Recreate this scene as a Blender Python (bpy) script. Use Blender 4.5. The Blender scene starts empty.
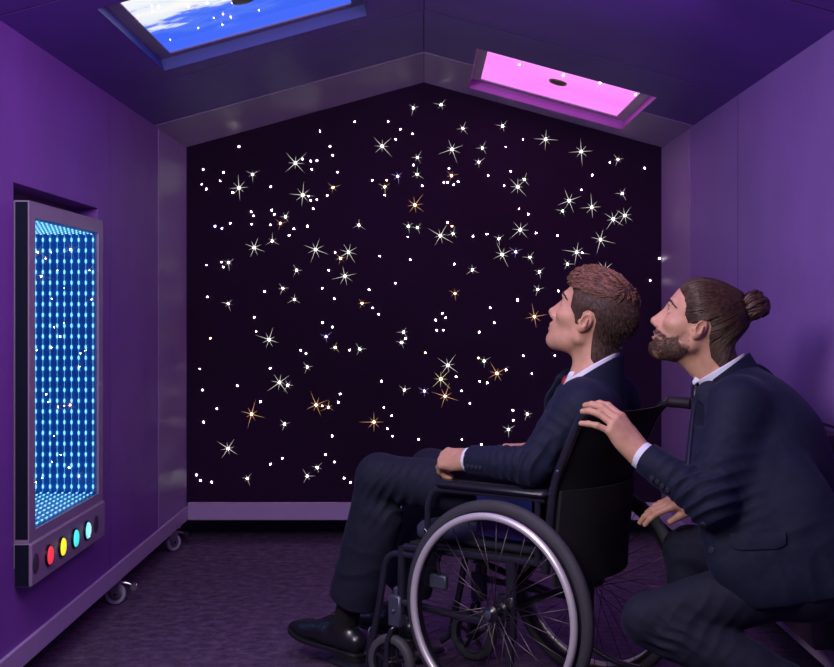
import bpy, math, random
import numpy as np
from mathutils import Vector, Matrix
random.seed(7); np.random.seed(7)
SC = bpy.context.scene
COL = SC.collection
PI = math.pi
V = lambda *a: np.array(a[0] if len(a) == 1 else a, dtype=float)
def nrm(v):
    v = V(v); return v/np.linalg.norm(v)

# ------------------------------------------------------------------ camera frame (focal length in pixels, 834 x 667)
FPX, CX, CY, EYE = 1250.0, 424.0, 309.0, 1.133
def at(x, y, Y):
    """the point of the room that the photograph shows at pixel x, y if it stands Y metres away"""
    return V((x-CX)/FPX*Y, Y, EYE-(y-CY)/FPX*Y)

# ------------------------------------------------------------------ mesh builder
class MB:
    def __init__(s): s.v = []; s.f = []; s.n = 0
    def add(s, v, f, M=None):
        v = np.asarray(v, float).reshape(-1, 3)
        if M is not None: v = v @ M[0].T + M[1]
        s.v.append(v); s.f += [tuple(i+s.n for i in q) for q in f]; s.n += len(v)
        return s
    def box(s, lo, hi, bev=0.0, M=None):
        lo, hi = V(lo), V(hi)
        if bev <= 0:
            v = [(x, y, z) for x in (lo[0], hi[0]) for y in (lo[1], hi[1]) for z in (lo[2], hi[2])]
            f = [(0,1,3,2),(4,6,7,5),(0,4,5,1),(2,3,7,6),(0,2,6,4),(1,5,7,3)]
            return s.add(v, f, M)
        b = min(bev, *((hi-lo)*.49)); vs = []; idx = {}
        for ix in (0,1):
            for iy in (0,1):
                for iz in (0,1):
                    c = V([hi[0] if ix else lo[0], hi[1] if iy else lo[1], hi[2] if iz else lo[2]])
                    sg = V([1 if ix else -1, 1 if iy else -1, 1 if iz else -1])
                    for a in range(3):
                        p = c - sg*b; p[a] = c[a]
                        idx[(ix,iy,iz,a)] = len(vs); vs.append(p)
        f = []
        def q(k, *l): f.append(tuple(idx[i] for i in l))
        for t in (0,1):
            x = [(t,0,0,0),(t,1,0,0),(t,1,1,0),(t,0,1,0)]; f.append(tuple(idx[i] for i in (x if t else x[::-1])))
            y = [(0,t,0,1),(0,t,1,1),(1,t,1,1),(1,t,0,1)]; f.append(tuple(idx[i] for i in (y if t else y[::-1])))
            z = [(0,0,t,2),(1,0,t,2),(1,1,t,2),(0,1,t,2)]; f.append(tuple(idx[i] for i in (z if t else z[::-1])))
        for a in (0,1):
            for b2 in (0,1):
                f.append((idx[(a,b2,0,0)], idx[(a,b2,1,0)], idx[(a,b2,1,1)], idx[(a,b2,0,1)]))
                f.append((idx[(a,0,b2,0)], idx[(a,1,b2,0)], idx[(a,1,b2,2)], idx[(a,0,b2,2)]))
                f.append((idx[(0,a,b2,1)], idx[(1,a,b2,1)], idx[(1,a,b2,2)], idx[(0,a,b2,2)]))
        for ix in (0,1):
            for iy in (0,1):
                for iz in (0,1): f.append(tuple(idx[(ix,iy,iz,a)] for a in range(3)))
        return s.add(vs, f, M)
    def tube(s, pts, r, n=10, closed=False, M=None, cap=True):
        P = np.asarray(pts, float); m = len(P)
        R = np.full(m, r, float) if np.isscalar(r) else np.asarray(r, float)
        T = np.zeros_like(P)
        if closed: T = np.roll(P, -1, 0)-np.roll(P, 1, 0)
        else:
            T[1:-1] = P[2:]-P[:-2]; T[0] = P[1]-P[0]; T[-1] = P[-1]-P[-2]
        T /= np.linalg.norm(T, axis=1)[:, None]+1e-12
        u = np.cross(T[0], (0,0,1.) if abs(T[0][2]) < .9 else (1.,0,0)); u /= np.linalg.norm(u)
        a = np.arange(n)*2*PI/n; vs = []
        for i in range(m):
            u = u-T[i]*np.dot(u, T[i]); u /= np.linalg.norm(u); w = np.cross(T[i], u)
            vs.append(P[i]+R[i]*(np.cos(a)[:, None]*u+np.sin(a)[:, None]*w))
        f = []
        for i in range(m if closed else m-1):
            j = (i+1) % m; sh = 0
            if closed and j == 0:   # best twist match
                sh = int(np.argmin([np.linalg.norm(vs[0][k]-vs[i][0]) for k in range(n)]))
            for k in range(n):
                f.append((i*n+k, i*n+(k+1) % n, j*n+(k+1+sh) % n, j*n+(k+sh) % n))
        if not closed and cap: f += [tuple(range(n))[::-1], tuple(range((m-1)*n, m*n))]
        return s.add(np.vstack(vs), f, M)
    def lathe(s, prof, o, ax, n=32, M=None, closed=False):
        """prof: (radius, height along axis) list"""
        ax = nrm(ax); o = V(o); u = nrm(np.cross(ax, (0,0,1.) if abs(ax[2]) < .9 else (1.,0,0))); w = np.cross(ax, u)
        a = np.arange(n)*2*PI/n; d = np.cos(a)[:, None]*u+np.sin(a)[:, None]*w
        vs = [o+ax*h+d*max(r, 1e-5) for r, h in prof]; m = len(prof); f = []
        for i in range(m if closed else m-1):
            j = (i+1) % m
            for k in range(n): f.append((i*n+k, i*n+(k+1) % n, j*n+(k+1) % n, j*n+k))
        if not closed:
            f += [tuple(range(n))[::-1], tuple(range((m-1)*n, m*n))]
        return s.add(np.vstack(vs), f, M)
    def prism(s, poly, o, u, v, w, t, M=None):
        """polygon (list of 2-d points in the u, v frame at o) pushed t along w"""
        o, u, v, w = V(o), V(u), V(v), V(w); n = len(poly)
        a = np.array([o+u*p[0]+v*p[1] for p in poly]); b = a+w*t
        f = [tuple(range(n))[::-1], tuple(range(n, 2*n))]+[(i, (i+1) % n, n+(i+1) % n, n+i) for i in range(n)]
        return s.add(np.vstack([a, b]), f, M)
    def sphere(s, c, r, n=16, m=10, M=None):
        r = V(r) if not np.isscalar(r) else V(r, r, r); c = V(c)
        vs = [c+r*V(0,0,1)]
        for i in range(1, m):
            t = PI*i/m
            for k in range(n): vs.append(c+r*V(math.sin(t)*math.cos(2*PI*k/n), math.sin(t)*math.sin(2*PI*k/n), math.cos(t)))
        vs.append(c-r*V(0,0,1)); f = []
        for k in range(n):
            f.append((0, 1+k, 1+(k+1) % n)); L = 1+(m-2)*n
            f.append((len(vs)-1, L+(k+1) % n, L+k))
            for i in range(m-2):
                f.append((1+i*n+k, 1+(i+1)*n+k, 1+(i+1)*n+(k+1) % n, 1+i*n+(k+1) % n))
        return s.add(np.array(vs), f, M)
    def mesh(s, name):
        me = bpy.data.meshes.new(name)
        me.from_pydata(np.vstack(s.v).tolist(), [], s.f); me.update()
        return me
    def build(s, name, mat, parent=None, smooth=False, fixn=True, **kw):
        me = s.mesh(name)
        if fixn:
            import bmesh
            bm = bmesh.new(); bm.from_mesh(me); bmesh.ops.recalc_face_normals(bm, faces=bm.faces); bm.to_mesh(me); bm.free()
        return link(name, me, mat, parent, smooth, **kw)

def link(name, me, mat, parent=None, smooth=False, **kw):
    if mat is not None and not me.materials: me.materials.append(mat)
    if smooth:
        me.polygons.foreach_set('use_smooth', [True]*len(me.polygons))
        if smooth != 'all':
            me.set_sharp_from_angle(angle=math.radians(float(smooth) if smooth is not True else 40))
    o = bpy.data.objects.new(name, me); COL.objects.link(o)
    if parent is not None:
        o.parent = parent
        o.matrix_parent_inverse = (Matrix.Translation(parent.location) @ parent.rotation_euler.to_matrix().to_4x4()).inverted()
    tag(o, **kw)
    return o
def tag(o, label=None, cat=None, group=None, kind=None):
    if label: o['label'] = label
    if cat: o['category'] = cat
    if group: o['group'] = group
    if kind: o['kind'] = kind
    return o
def empty(name, loc, **kw):
    o = bpy.data.objects.new(name, None); COL.objects.link(o); o.location = tuple(float(c) for c in loc)
    o.empty_display_size = .05
    return tag(o, **kw)
def fillet(pts, r, n=5):
    P = [V(p) for p in pts]; out = [P[0]]
    for i in range(1, len(P)-1):
        a, b, c = P[i-1], P[i], P[i+1]
        d1, d2 = np.linalg.norm(a-b), np.linalg.norm(c-b); q = min(r, d1*.48, d2*.48)
        s, e = b+(a-b)/d1*q, b+(c-b)/d2*q
        for k in range(n+1):
            t = k/n; out.append((1-t)**2*s+2*t*(1-t)*b+t*t*e)
    out.append(P[-1]); return np.array(out)
def catmull(pts, n=6):
    P = np.asarray(pts, float); P = np.vstack([2*P[0]-P[1], P, 2*P[-1]-P[-2]]); out = []
    for i in range(1, len(P)-2):
        for k in range(n):
            t = k/n
            out.append(.5*((2*P[i])+(-P[i-1]+P[i+1])*t+(2*P[i-1]-5*P[i]+4*P[i+1]-P[i+2])*t*t+(-P[i-1]+3*P[i]-3*P[i+1]+P[i+2])*t**3))
    out.append(P[-2]); return np.array(out)

# ------------------------------------------------------------------ materials
def hexc(r, g, b):
    f = lambda c: (c/255/12.92) if c/255 <= .04045 else ((c/255+.055)/1.055)**2.4
    return (f(r), f(g), f(b), 1)
class NT:
    def __init__(s, name):
        s.m = bpy.data.materials.new(name); s.m.use_nodes = True; s.t = s.m.node_tree; s.t.nodes.clear()
        s.out = s.n('ShaderNodeOutputMaterial')
    def n(s, ty, **kw):
        nd = s.t.nodes.new(ty)
        for k, v in kw.items():
            if k.startswith('_'): setattr(nd, k[1:], v)
            else:
                key = k.replace('__', ' ')
                nd.inputs[key].default_value = v
        return nd
    def l(s, a, b): s.t.links.new(a, b)
    def noise(s, scale, detail=3, rough=.5, vec=None, coord='Object', stretch=None):
        tc = s.n('ShaderNodeTexCoord'); src = tc.outputs[coord]
        if stretch:
            mp = s.n('ShaderNodeMapping'); mp.inputs['Scale'].default_value = stretch; s.l(src, mp.inputs[0]); src = mp.outputs[0]
        nz = s.n('ShaderNodeTexNoise', Scale=scale, Detail=detail, Roughness=rough); s.l(src, nz.inputs['Vector'])
        return nz
    def ramp(s, fac, stops):
        r = s.n('ShaderNodeValToRGB'); e = r.color_ramp.elements
        while len(e) < len(stops): e.new(.5)
        for i, (p, c) in enumerate(stops): e[i].position = p; e[i].color = c
        s.l(fac, r.inputs[0]); return r
MATS = {}
def pm(name, col, rough=.5, metal=0, spec=.5, var=.12, scale=8, bump=0, bscale=200, coat=0, sheen=0, stretch=None, emit=None, estr=0, sss=0):
    """principled material with procedural colour variation and bump"""
    if name in MATS: return MATS[name]
    T = NT(name); b = T.n('ShaderNodeBsdfPrincipled'); T.l(b.outputs[0], T.out.inputs[0])
    c = np.array(col[:3])
    if var > 0:
        nz = T.noise(scale, 4, .6, stretch=stretch)
        r = T.ramp(nz.outputs[0], [(.3, tuple(c*(1-var))+(1,)), (.7, tuple(np.minimum(c*(1+var), 1))+(1,))])
        T.l(r.outputs[0], b.inputs['Base Color'])
    else: b.inputs['Base Color'].default_value = tuple(c)+(1,)
    b.inputs['Roughness'].default_value = rough; b.inputs['Metallic'].default_value = metal
    b.inputs['Specular IOR Level'].default_value = spec
    b.inputs['Coat Weight'].default_value = coat; b.inputs['Coat Roughness'].default_value = .1
    if sheen:
        b.inputs['Sheen Weight'].default_value = sheen; b.inputs['Sheen Roughness'].default_value = .4
        b.inputs['Sheen Tint'].default_value = (.45, .5, .9, 1)
    if emit is not None:
        b.inputs['Emission Color'].default_value = emit; b.inputs['Emission Strength'].default_value = estr
    if sss:
        b.inputs['Subsurface Weight'].default_value = sss; b.inputs['Subsurface Radius'].default_value = (.012, .005, .003); b.inputs['Subsurface Scale'].default_value = .6
    if bump > 0:
        nb = T.noise(bscale, 3, .6, stretch=stretch); bp = T.n('ShaderNodeBump', Strength=bump, Distance=.004)
        T.l(nb.outputs[0], bp.inputs['Height']); T.l(bp.outputs[0], b.inputs['Normal'])
    MATS[name] = T.m
    return T.m
def em(name, col, st):
    if name in MATS: return MATS[name]
    T = NT(name); e = T.n('ShaderNodeEmission', Color=col, Strength=st); T.l(e.outputs[0], T.out.inputs[0]); MATS[name] = T.m
    return T.m
# ================================================================== the room
W2, YB = 1.155, 6.07            # half width, distance of the star panel
ZB, ZE, ZR = .114, 1.92, 2.236  # underside of the walls, eaves, ridge
SL = (ZR-ZE)/W2
SEAMS = [.6, 2.14, 3.37, 4.60, 6.25]
m_wall = pm('violet_wall_vinyl', (.20, .062, .37), .5, spec=.22, var=.10, scale=3.5, bump=.06, bscale=60)
m_wall_lit = pm('lit_violet_wall_vinyl', (.225, .112, .43), .5, spec=.22, var=.08, scale=3.5, bump=.06, bscale=60)  # same wall vinyl, paled: the screens' whitish light put into its colour
m_ceil = pm('indigo_ceiling_vinyl', (.112, .036, .33), .5, spec=.2, var=.10, scale=3, bump=.06, bscale=60)
m_recess = pm('plum_recess_board', (.12, .03, .13), .7, var=.1)
m_trim = pm('lilac_grey_trim', (.42, .30, .56), .45, var=.06, scale=6)
m_dark = pm('dark_seam_board', (.01, .008, .02), .8, var=0)

# floor: short dark carpet
T = NT('plum_carpet'); b = T.n('ShaderNodeBsdfPrincipled', Roughness=.95); T.l(b.outputs[0], T.out.inputs[0])
b.inputs['Specular IOR Level'].default_value = .1
n1 = T.noise(230, 2, .7); n2 = T.noise(22, 4, .65); n3 = T.noise(3, 3, .6)
mx = T.n('ShaderNodeMix', _data_type='FLOAT'); mx.inputs[0].default_value = .5
T.l(n1.outputs[0], mx.inputs[2]); T.l(n2.outputs[0], mx.inputs[3])
r = T.ramp(mx.outputs[0], [(.32, (.038, .022, .050, 1)), (.5, (.115, .074, .145, 1)), (.68, (.24, .165, .28, 1))])
T.l(r.outputs[0], b.inputs['Base Color'])
bp = T.n('ShaderNodeBump', Strength=.9, Distance=.004); T.l(n1.outputs[0], bp.inputs['Height']); T.l(bp.outputs[0], b.inputs['Normal'])
MB().box((-3, -.6, -.05), (3, 8.2, 0)).build('floor', T.m, kind='structure')

# side walls: padded boards with fine seams; the left one is cut out for the light panel
G = .0042
def wall_boxes(sgn):
    m = MB(); th = .09
    def bx(y0, y1, z0, z1, x0=0, x1=th):
        a, b2 = sgn*(W2+x0), sgn*(W2+x1)
        m.box((min(a, b2), y0, z0), (max(a, b2), y1, z1), 0)
    return m, bx
m, bx = wall_boxes(-1)
RY0, RY1, RZ0, RZ1 = 3.515, 4.43, .40, 1.49
for i in range(4):
    y0, y1 = SEAMS[i]+(G if i else 0), SEAMS[i+1]-(G if i < 3 else 0)
    if i == 2:
        bx(y0, RY0, ZB, ZE); bx(RY1, y1, ZB, ZE); bx(RY0, RY1, ZB, RZ0); bx(RY0, RY1, RZ1, ZE)
    else: bx(y0, y1, ZB, ZE)
wl = m.build('wall_left', m_wall, kind='structure')
for y in SEAMS[1:4]:
    m, bx = wall_boxes(-1); bx(y-.03, y+.03, ZB+.01, ZE-.01, .0008, .06) ; m.build('seam_strip', m_dark, wl)
m2 = MB(); m2.box((-W2-.098, RY0-.01, 1.42), (-W2-.09, RY1+.01, RZ1+.02)); m2.build('recess_back', m_recess, wl)
m, bx = wall_boxes(1)
for i in range(4):
    y0, y1 = SEAMS[i]+(G if i else 0), SEAMS[i+1]-(G if i < 3 else 0)
    if i == 2: bx(y0, y1, ZB, .80-G); bx(y0, y1, .80+G, ZE)
    else: bx(y0, y1, ZB, ZE)
wr_ = m.build('wall_right', m_wall_lit, kind='structure')
for y in SEAMS[1:4]:
    m, bx = wall_boxes(1); bx(y-.03, y+.03, ZB+.01, ZE-.01, .0008, .06); m.build('seam_strip', m_dark, wr_)
m, bx = wall_boxes(1); bx(3.38, 4.59, .76, .84, .0008, .06); m.build('seam_strip', m_dark, wr_)
for sgn, nm in ((-1, 'baseboard_left'), (1, 'baseboard_right')):
    a, b2 = sgn*(W2-.012), sgn*W2
    MB().box((min(a, b2), .6, ZB-.002), (max(a, b2), YB-.004, .178), .002).build(nm, m_trim, kind='structure')
MB().box((-W2+.012, YB-.03, ZB-.002), (W2-.012, YB-.001, .196), .003).build('baseboard_back', m_trim, kind='structure')
# back wall board behind the star panel
gab = lambda x, d=0: ZR-SL*abs(x)-d
MB().prism([(-W2, ZB), (W2, ZB), (W2, ZE), (0, ZR), (-W2, ZE)], (0, YB+.03, 0), (1,0,0), (0,0,1), (0,1,0), .08).build('wall_back', m_dark, kind='structure')

# roof slopes, each with one opening for a screen
OPN = {-1: (.20, .93, 3.54, 4.46), 1: (.21, .935, 5.01, 5.90)}
slope_len = math.hypot(W2, ZR-ZE); cs = W2/slope_len
def slope_frame(sgn):
    """u down the slope from the ridge, v along the room, w up out of the room"""
    u = V(sgn*W2, 0, ZE-ZR)/slope_len; v = V(0, 1, 0); w = V(sgn*(ZR-ZE), 0, W2)/slope_len
    return np.stack([u, v, w], 1), V(0, 0, ZR)
def sframe(sgn): return slope_frame(sgn)
for sgn, nm in ((-1, 'ceiling_left'), (1, 'ceiling_right')):
    M = sframe(sgn); m = MB(); x0, x1, ya, yb = OPN[sgn]; x0 /= cs; x1 /= cs; L = slope_len+.09
    for i in range(4):
        y0, y1 = SEAMS[i]+(G if i else 0), SEAMS[i+1]-(G if i < 3 else 0)
        if y0 < ya and yb < y1:
            for q in ((.001, x0, y0, y1), (x1, L, y0, y1), (x0, x1, y0, ya), (x0, x1, yb, y1)):
                m.box((q[0], q[2], 0), (q[1], q[3], .09), .002 if q[0] == 1 else 0, M)
        else: m.box((.001, y0, 0), (L, y1, .09), .003, M)
    cl_ = m.build(nm, m_ceil, kind='structure')
    for y in SEAMS[1:4]: MB().box((.02, y-.03, .0008), (L-.02, y+.03, .06), 0, M).build('seam_strip', m_dark, cl_)

# thin pale plates that paint the band of light next to the star panel, on walls and slopes
m_light_band = pm('painted_light_band', (.27, .15, .42), .46, spec=.45, var=.06, scale=4)
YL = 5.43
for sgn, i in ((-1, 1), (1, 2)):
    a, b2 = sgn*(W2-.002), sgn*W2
    MB().box((min(a, b2), YL, .178), (max(a, b2), YB-.001, ZE-.003)).build('light_band_%d' % i, m_light_band, kind='structure')
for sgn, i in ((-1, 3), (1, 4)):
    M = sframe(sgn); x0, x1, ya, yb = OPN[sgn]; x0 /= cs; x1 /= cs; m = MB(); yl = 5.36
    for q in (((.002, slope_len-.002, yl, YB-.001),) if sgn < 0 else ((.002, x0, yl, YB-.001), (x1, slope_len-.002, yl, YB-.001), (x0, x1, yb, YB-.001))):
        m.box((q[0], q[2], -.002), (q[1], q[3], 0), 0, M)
    m.build('light_band_%d' % i, m_light_band, kind='structure')

# ------------------------------------------------------------------ the two lit ceiling screens
m_frame = pm('grey_violet_lacquer', (.20, .16, .27), .4, var=.05)
m_capd = pm('dark_dome_plastic', (.10, .10, .075), .3, var=.05)
def glassy(T, emi):
    gl = T.n('ShaderNodeBsdfGlossy', Roughness=.02); fr = T.n('ShaderNodeFresnel', IOR=1.35)
    mix = T.n('ShaderNodeMixShader'); T.l(fr.outputs[0], mix.inputs[0]); T.l(emi.outputs[0], mix.inputs[1]); T.l(gl.outputs[0], mix.inputs[2])
    T.l(mix.outputs[0], T.out.inputs[0])
T = NT('cloudy_sky_screen')
tc = T.n('ShaderNodeTexCoord'); mp = T.n('ShaderNodeMapping'); mp.inputs['Scale'].default_value = (1.0, 2.1, 1); mp.inputs['Rotation'].default_value = (0, 0, .5); mp.inputs['Location'].default_value = (.25, .0, 0)
T.l(tc.outputs['Object'], mp.inputs[0])
nz = T.n('ShaderNodeTexNoise', Scale=2.6, Detail=7, Roughness=.62); T.l(mp.outputs[0], nz.inputs['Vector'])
sx = T.n('ShaderNodeSeparateXYZ'); T.l(tc.outputs['Object'], sx.inputs[0])
ma = T.n('ShaderNodeMath', _operation='MULTIPLY_ADD'); T.l(sx.outputs[1], ma.inputs[0]); ma.inputs[1].default_value = -.62
T.l(nz.outputs[0], ma.inputs[2])
r = T.ramp(ma.outputs[0], [(.36, hexc(66, 108, 255)), (.475, hexc(92, 130, 255)), (.54, hexc(236, 242, 255)), (.75, hexc(255, 255, 255))])
e = T.n('ShaderNodeEmission', Strength=1.2); T.l(r.outputs[0], e.inputs[0]); glassy(T, e); m_sky = T.m
T = NT('pink_screen')
nz = T.noise(1.5, 2); r = T.ramp(nz.outputs[0], [(.3, hexc(252, 128, 240)), (.7, hexc(255, 146, 247))])
e = T.n('ShaderNodeEmission', Strength=1.6); T.l(r.outputs[0], e.inputs[0]); glassy(T, e); m_pink = T.m
def ceiling_screen(sgn, mat, label, m_rev, m_frame):
    R, o = sframe(sgn); x0, x1, y0, y1 = OPN[sgn]; x0 /= cs; x1 /= cs
    c = V((x0+x1)/2, (y0+y1)/2, .042); root = empty('ceiling_screen', o+R @ c, label=label, cat='screen')
    hx, hy = (x1-x0)/2-.001, (y1-y0)/2-.001; M = (R, o+R @ c); fw = .045
    m = MB()
    for q in ((-hx, -hx+fw, -hy, hy), (hx-fw, hx, -hy, hy), (-hx+fw, hx-fw, -hy, -hy+fw), (-hx+fw, hx-fw, hy-fw, hy)):
        m.box((q[0], q[2], 0), (q[1], q[3], .03), .002, M)
    m.build('screen_frame', m_frame, root)
    m = MB(); z0 = -.0415
    for q in ((-hx, -hx+.003, -hy, hy), (hx-.003, hx, -hy, hy), (-hx+.003, hx-.003, -hy, -hy+.003), (-hx+.003, hx-.003, hy-.003, hy)):
        m.box((q[0], q[2], z0), (q[1], q[3], -.0005), 0, M)
    m.build('reveal', m_rev, root)
    # the lit pane keeps its own axes so that its clouds follow the slope
    me = MB().box((-hx+fw, -hy+fw, .006), (hx-fw, hy-fw, .02)).mesh('screen_pane')
    p = link('screen_pane', me, mat)
    p.matrix_world = Matrix([list(R[0])+[M[1][0]], list(R[1])+[M[1][1]], list(R[2])+[M[1][2]], [0,0,0,1]])
    p.parent = root; p.matrix_parent_inverse = Matrix.Translation(root.location).inverted()
    m = MB(); m.lathe([(.001, -.006), (.028, -.0055), (.037, -.003), (.040, .001), (.040, .006)], (0,0,0), (0,0,1), 28, M)
    m.build('centre_cap', m_capd, root, smooth=50)
    return root
ceiling_screen(-1, m_sky, 'lit ceiling screen showing blue sky with white clouds', pm('navy_reveal_lacquer', (.05, .06, .26), .45, spec=.3, var=.05), m_frame)
ceiling_screen(1, m_pink, 'lit plain pink ceiling screen in the right roof slope', pm('pink_spill_reveal', (.50, .13, .58), .45, spec=.3, var=.05), pm('lilac_screen_frame', (.5, .4, .55), .4, var=.05))  # magenta reveal: the pane's pink spill put into the board colour
# ================================================================== star panel
STARS = []
def stars(x0, y0, k, s):
    for w in s.split():
        q = w.split(','); STARS.append((x0+float(q[0])*k, y0+float(q[1])*k, int(q[2]), q[3] if len(q) > 3 else 'w'))
stars(180, 80, .3298, '708,85,2 530,127,1 631,126,1 425,155,1 669,149,1 654,180,1 705,163,1 179,202,1 455,201,1 463,228,1 613,201,3 70,271,1 132,280,1 220,286,2 350,252,3 371,240,1 397,246,1 415,245,1 400,271,1 478,279,1 179,327,3 160,341,1 80,330,1 66,316,0 122,306,0 275,324,1 372,349,3 391,352,1 396,365,1 415,363,1 446,351,1 464,326,2,o 404,390,1 216,400,1 223,412,1 218,437,1 278,395,1 286,408,1 320,415,2 274,439,1 304,435,2,o 345,451,1 331,471,1 386,443,1 106,444,1,b 127,450,1,b 152,434,1 280,488,2 225,508,3 411,514,3 354,577,2 470,522,1 511,522,3 487,541,2,o 451,577,1 500,595,3 125,552,1 147,554,2 131,567,1 80,562,0 83,658,1 257,641,1 312,632,2 431,631,0 573,636,1 653,616,1 542,440,2 606,534,1 698,544,1 720,235,2 708,258,1 719,286,2,g 660,292,2,b 583,304,1 627,304,1,o 621,324,2,y 621,349,1 734,321,1 712,379,3,o 693,443,2,g 720,448,2,g 691,476,0 347,665,2 468,663,1')
stars(420, 80, .3298, '64,75,2 130,147,2 250,140,2 313,180,0 381,180,3 97,210,3 189,206,2,g 260,203,0 178,249,2 489,217,3 600,241,2 576,249,1 681,267,1 88,268,1,b 95,290,2,o 72,311,1 84,310,1 102,318,1 116,308,1 207,290,1 275,277,1 255,321,1 296,324,3 316,302,2,g 522,288,1 489,333,1 613,344,2 452,366,3 432,397,2,g 521,386,3 300,391,1 329,407,1 586,422,3 621,411,3 84,432,1 97,443,1,o 62,472,3 100,466,2,g 161,474,1 203,467,1 304,454,3 239,481,2 352,464,1 417,472,1 249,529,3 290,521,2,b 333,538,2,g 547,484,3 475,522,3 492,524,1 447,558,2 104,558,1 159,576,2 362,582,2 357,635,2 561,574,3 726,541,1 698,608,1 420,640,1 106,647,2,o 296,665,1')
stars(180, 300, .3298, '146,11,2 225,53,1 231,95,0 92,116,1,o 270,120,3 60,209,0 68,273,1 174,260,1 274,207,1 244,308,1 112,330,1 71,370,1 217,346,3,o 317,376,2 302,250,3 327,258,2 366,153,1,g 382,162,1,g 386,203,2 443,111,2,b 432,69,1 462,82,1 470,144,2,y 514,152,1 545,149,2,g 552,10,2,o 585,24,1 602,43,1 678,97,2 684,117,1 672,129,2 744,160,1,o 611,246,1 680,273,2 741,276,2,b 413,318,3,o 450,325,2,o 431,321,1,o 486,285,1 480,310,1 618,326,1 642,351,1 588,370,3,o 629,390,1 644,413,1 724,422,1 461,412,1 146,450,3 204,541,2 50,530,1 62,547,1 96,552,1 274,498,1 311,480,1 386,534,2 416,508,2 441,469,1 468,491,1 498,540,1 517,553,1 593,504,1')
stars(420, 300, .2697, '260,29,1 276,84,1 83,50,1 95,66,1 58,74,1 62,112,1 86,112,1 219,119,1 424,62,3,o 363,3,1 103,242,3 77,293,3,y 134,285,1 93,357,3,o 154,337,1 185,383,1 216,215,1,o 238,226,2,g 285,272,3,o 319,259,1 221,302,1 249,307,1 383,207,1 415,274,1 500,206,1 345,409,1 346,446,1 398,423,2,g 328,480,2,g 156,517,1 227,536,1 730,178,2')
m_star = pm('black_plum_star_cloth', (.017, .0028, .026), .75, spec=.15, var=.25, scale=1.2)
sp = empty('star_panel', (0, YB, .196), label='black gable-shaped panel of twinkling white star lights on the end wall', cat='star panel')
MB().prism([(-W2+.001, .197), (W2-.001, .197), (W2-.001, gab(W2)-.001), (0, ZR-.001), (-W2+.001, gab(W2)-.001)], (0, YB, 0), (1,0,0), (0,0,1), (0,1,0), .029).build('backing_cloth', m_star, sp)
SCOL = {'w': (1, .95, .86, 1), 'o': (1, .50, .26, 1), 'g': (.86, 1, .72, 1), 'b': (.55, .45, 1, 1), 'y': (1, .9, .45, 1)}
STR = 44; SPK = .8
def star_geo(m, x, z, size, rnd):
    """a small domed lens; the big ones get glowing needles shaped after lens glints"""
    r = (.0023, .0034, .0046, .0056)[size]
    m.lathe([(r, 0), (r*.9, -r*.45), (r*.5, -r*.8), (.0002, -r*.95)], (x, YB, z), (0, 1, 0), 10)
    nf = len(m.f)
    if size >= 2:
        n = 8 if size == 3 else 6; L = .062 if size == 3 else .035; a0 = rnd.random()*PI
        for k in range(n):
            a = a0+2*PI*k/n; l = L*(1 if k % 2 == 0 else .6)*(.75+.5*rnd.random()); w = .0030 if size == 3 else .0024
            d = V(math.cos(a), 0, math.sin(a)); p = V(-d[2], 0, d[0]); o = V(x, YB-.0008, z); q = o+d*l*.3
            m.add([o+p*w, o-p*w, q+p*w*.36, q-p*w*.36, o+d*l, o-V(0, .002, 0), q-V(0, .0008, 0)],
                  [(0, 2, 6, 5), (5, 6, 3, 1), (2, 4, 6), (6, 4, 3), (0, 5, 1), (0, 1, 3, 2), (2, 3, 4)])
    return nf
def star_build(m, nfs, name, c, **kw):
    o = m.build(name, em('star_light_'+c, SCOL[c], STR), sp, fixn=False, **kw)
    o.data.materials.append(em('star_ray_'+c, SCOL[c], SPK))  # rays: camera glint built as faint glowing needles
    for a, b2 in nfs:
        for i in range(a, b2): o.data.polygons[i].material_index = 1
STARS.sort(key=lambda s: -s[2]-(.5 if s[3] != 'w' and s[2] < 2 else 0)*3)
rnd = random.Random(3); smallm = MB(); sn = []
for i, (x, y, sz, c) in enumerate(STARS):
    p = at(x, y, YB)
    if i < 99:
        m = MB(); a = star_geo(m, p[0], p[2], sz, rnd); star_build(m, [(a, len(m.f))], 'star_light', c)
    else:
        a = star_geo(smallm, p[0], p[2], sz, rnd); sn.append((a, len(smallm.f)))
star_build(smallm, sn, 'small_star_lights', 'w', kind='stuff')

# ================================================================== infinity light panel on the left wall
XF = -1.115
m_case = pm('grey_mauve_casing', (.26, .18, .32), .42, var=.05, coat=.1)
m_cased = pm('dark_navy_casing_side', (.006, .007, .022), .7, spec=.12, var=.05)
m_inner = pm('deep_blue_inner_lining', (.012, .20, .62), .35, spec=.4, var=.05)
m_mirror = pm('blue_tinted_mirror', (.25, .45, .7), .03, metal=1, var=0)
m_led = em('cyan_led', hexc(120, 205, 255), 2.2)
py0, py1, pz0, pz1 = 3.531, 4.34, .472, 1.44          # casing
iy0, iy1, iz0, iz1 = 3.585, 4.285, .50, 1.395         # light well
XD = -1.40
ip = empty('infinity_light_panel', (XF, (py0+py1)/2, .34), label='tall blue infinity mirror light panel with grey frame and coloured buttons', cat='light panel')
m = MB()
for a in ((py0, iy0, pz0, pz1), (iy1, py1, pz0, pz1), (iy0, iy1, iz1, pz1), (iy0, iy1, pz0, iz0)):
    m.box((XD, a[0], a[2]), (XF, a[1], a[3]), 0)
m.box((XD-.01, py0, pz0), (XD, py1, pz1))
cas = m.build('casing', m_case, ip)
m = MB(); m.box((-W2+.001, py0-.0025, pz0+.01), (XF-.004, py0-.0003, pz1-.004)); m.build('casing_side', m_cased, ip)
m = MB(); e = .002
m.box((XD+.002, iy0, iz0), (XF-.012, iy0+e, iz1)); m.box((XD+.002, iy1-e, iz0), (XF-.012, iy1, iz1))
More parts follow.
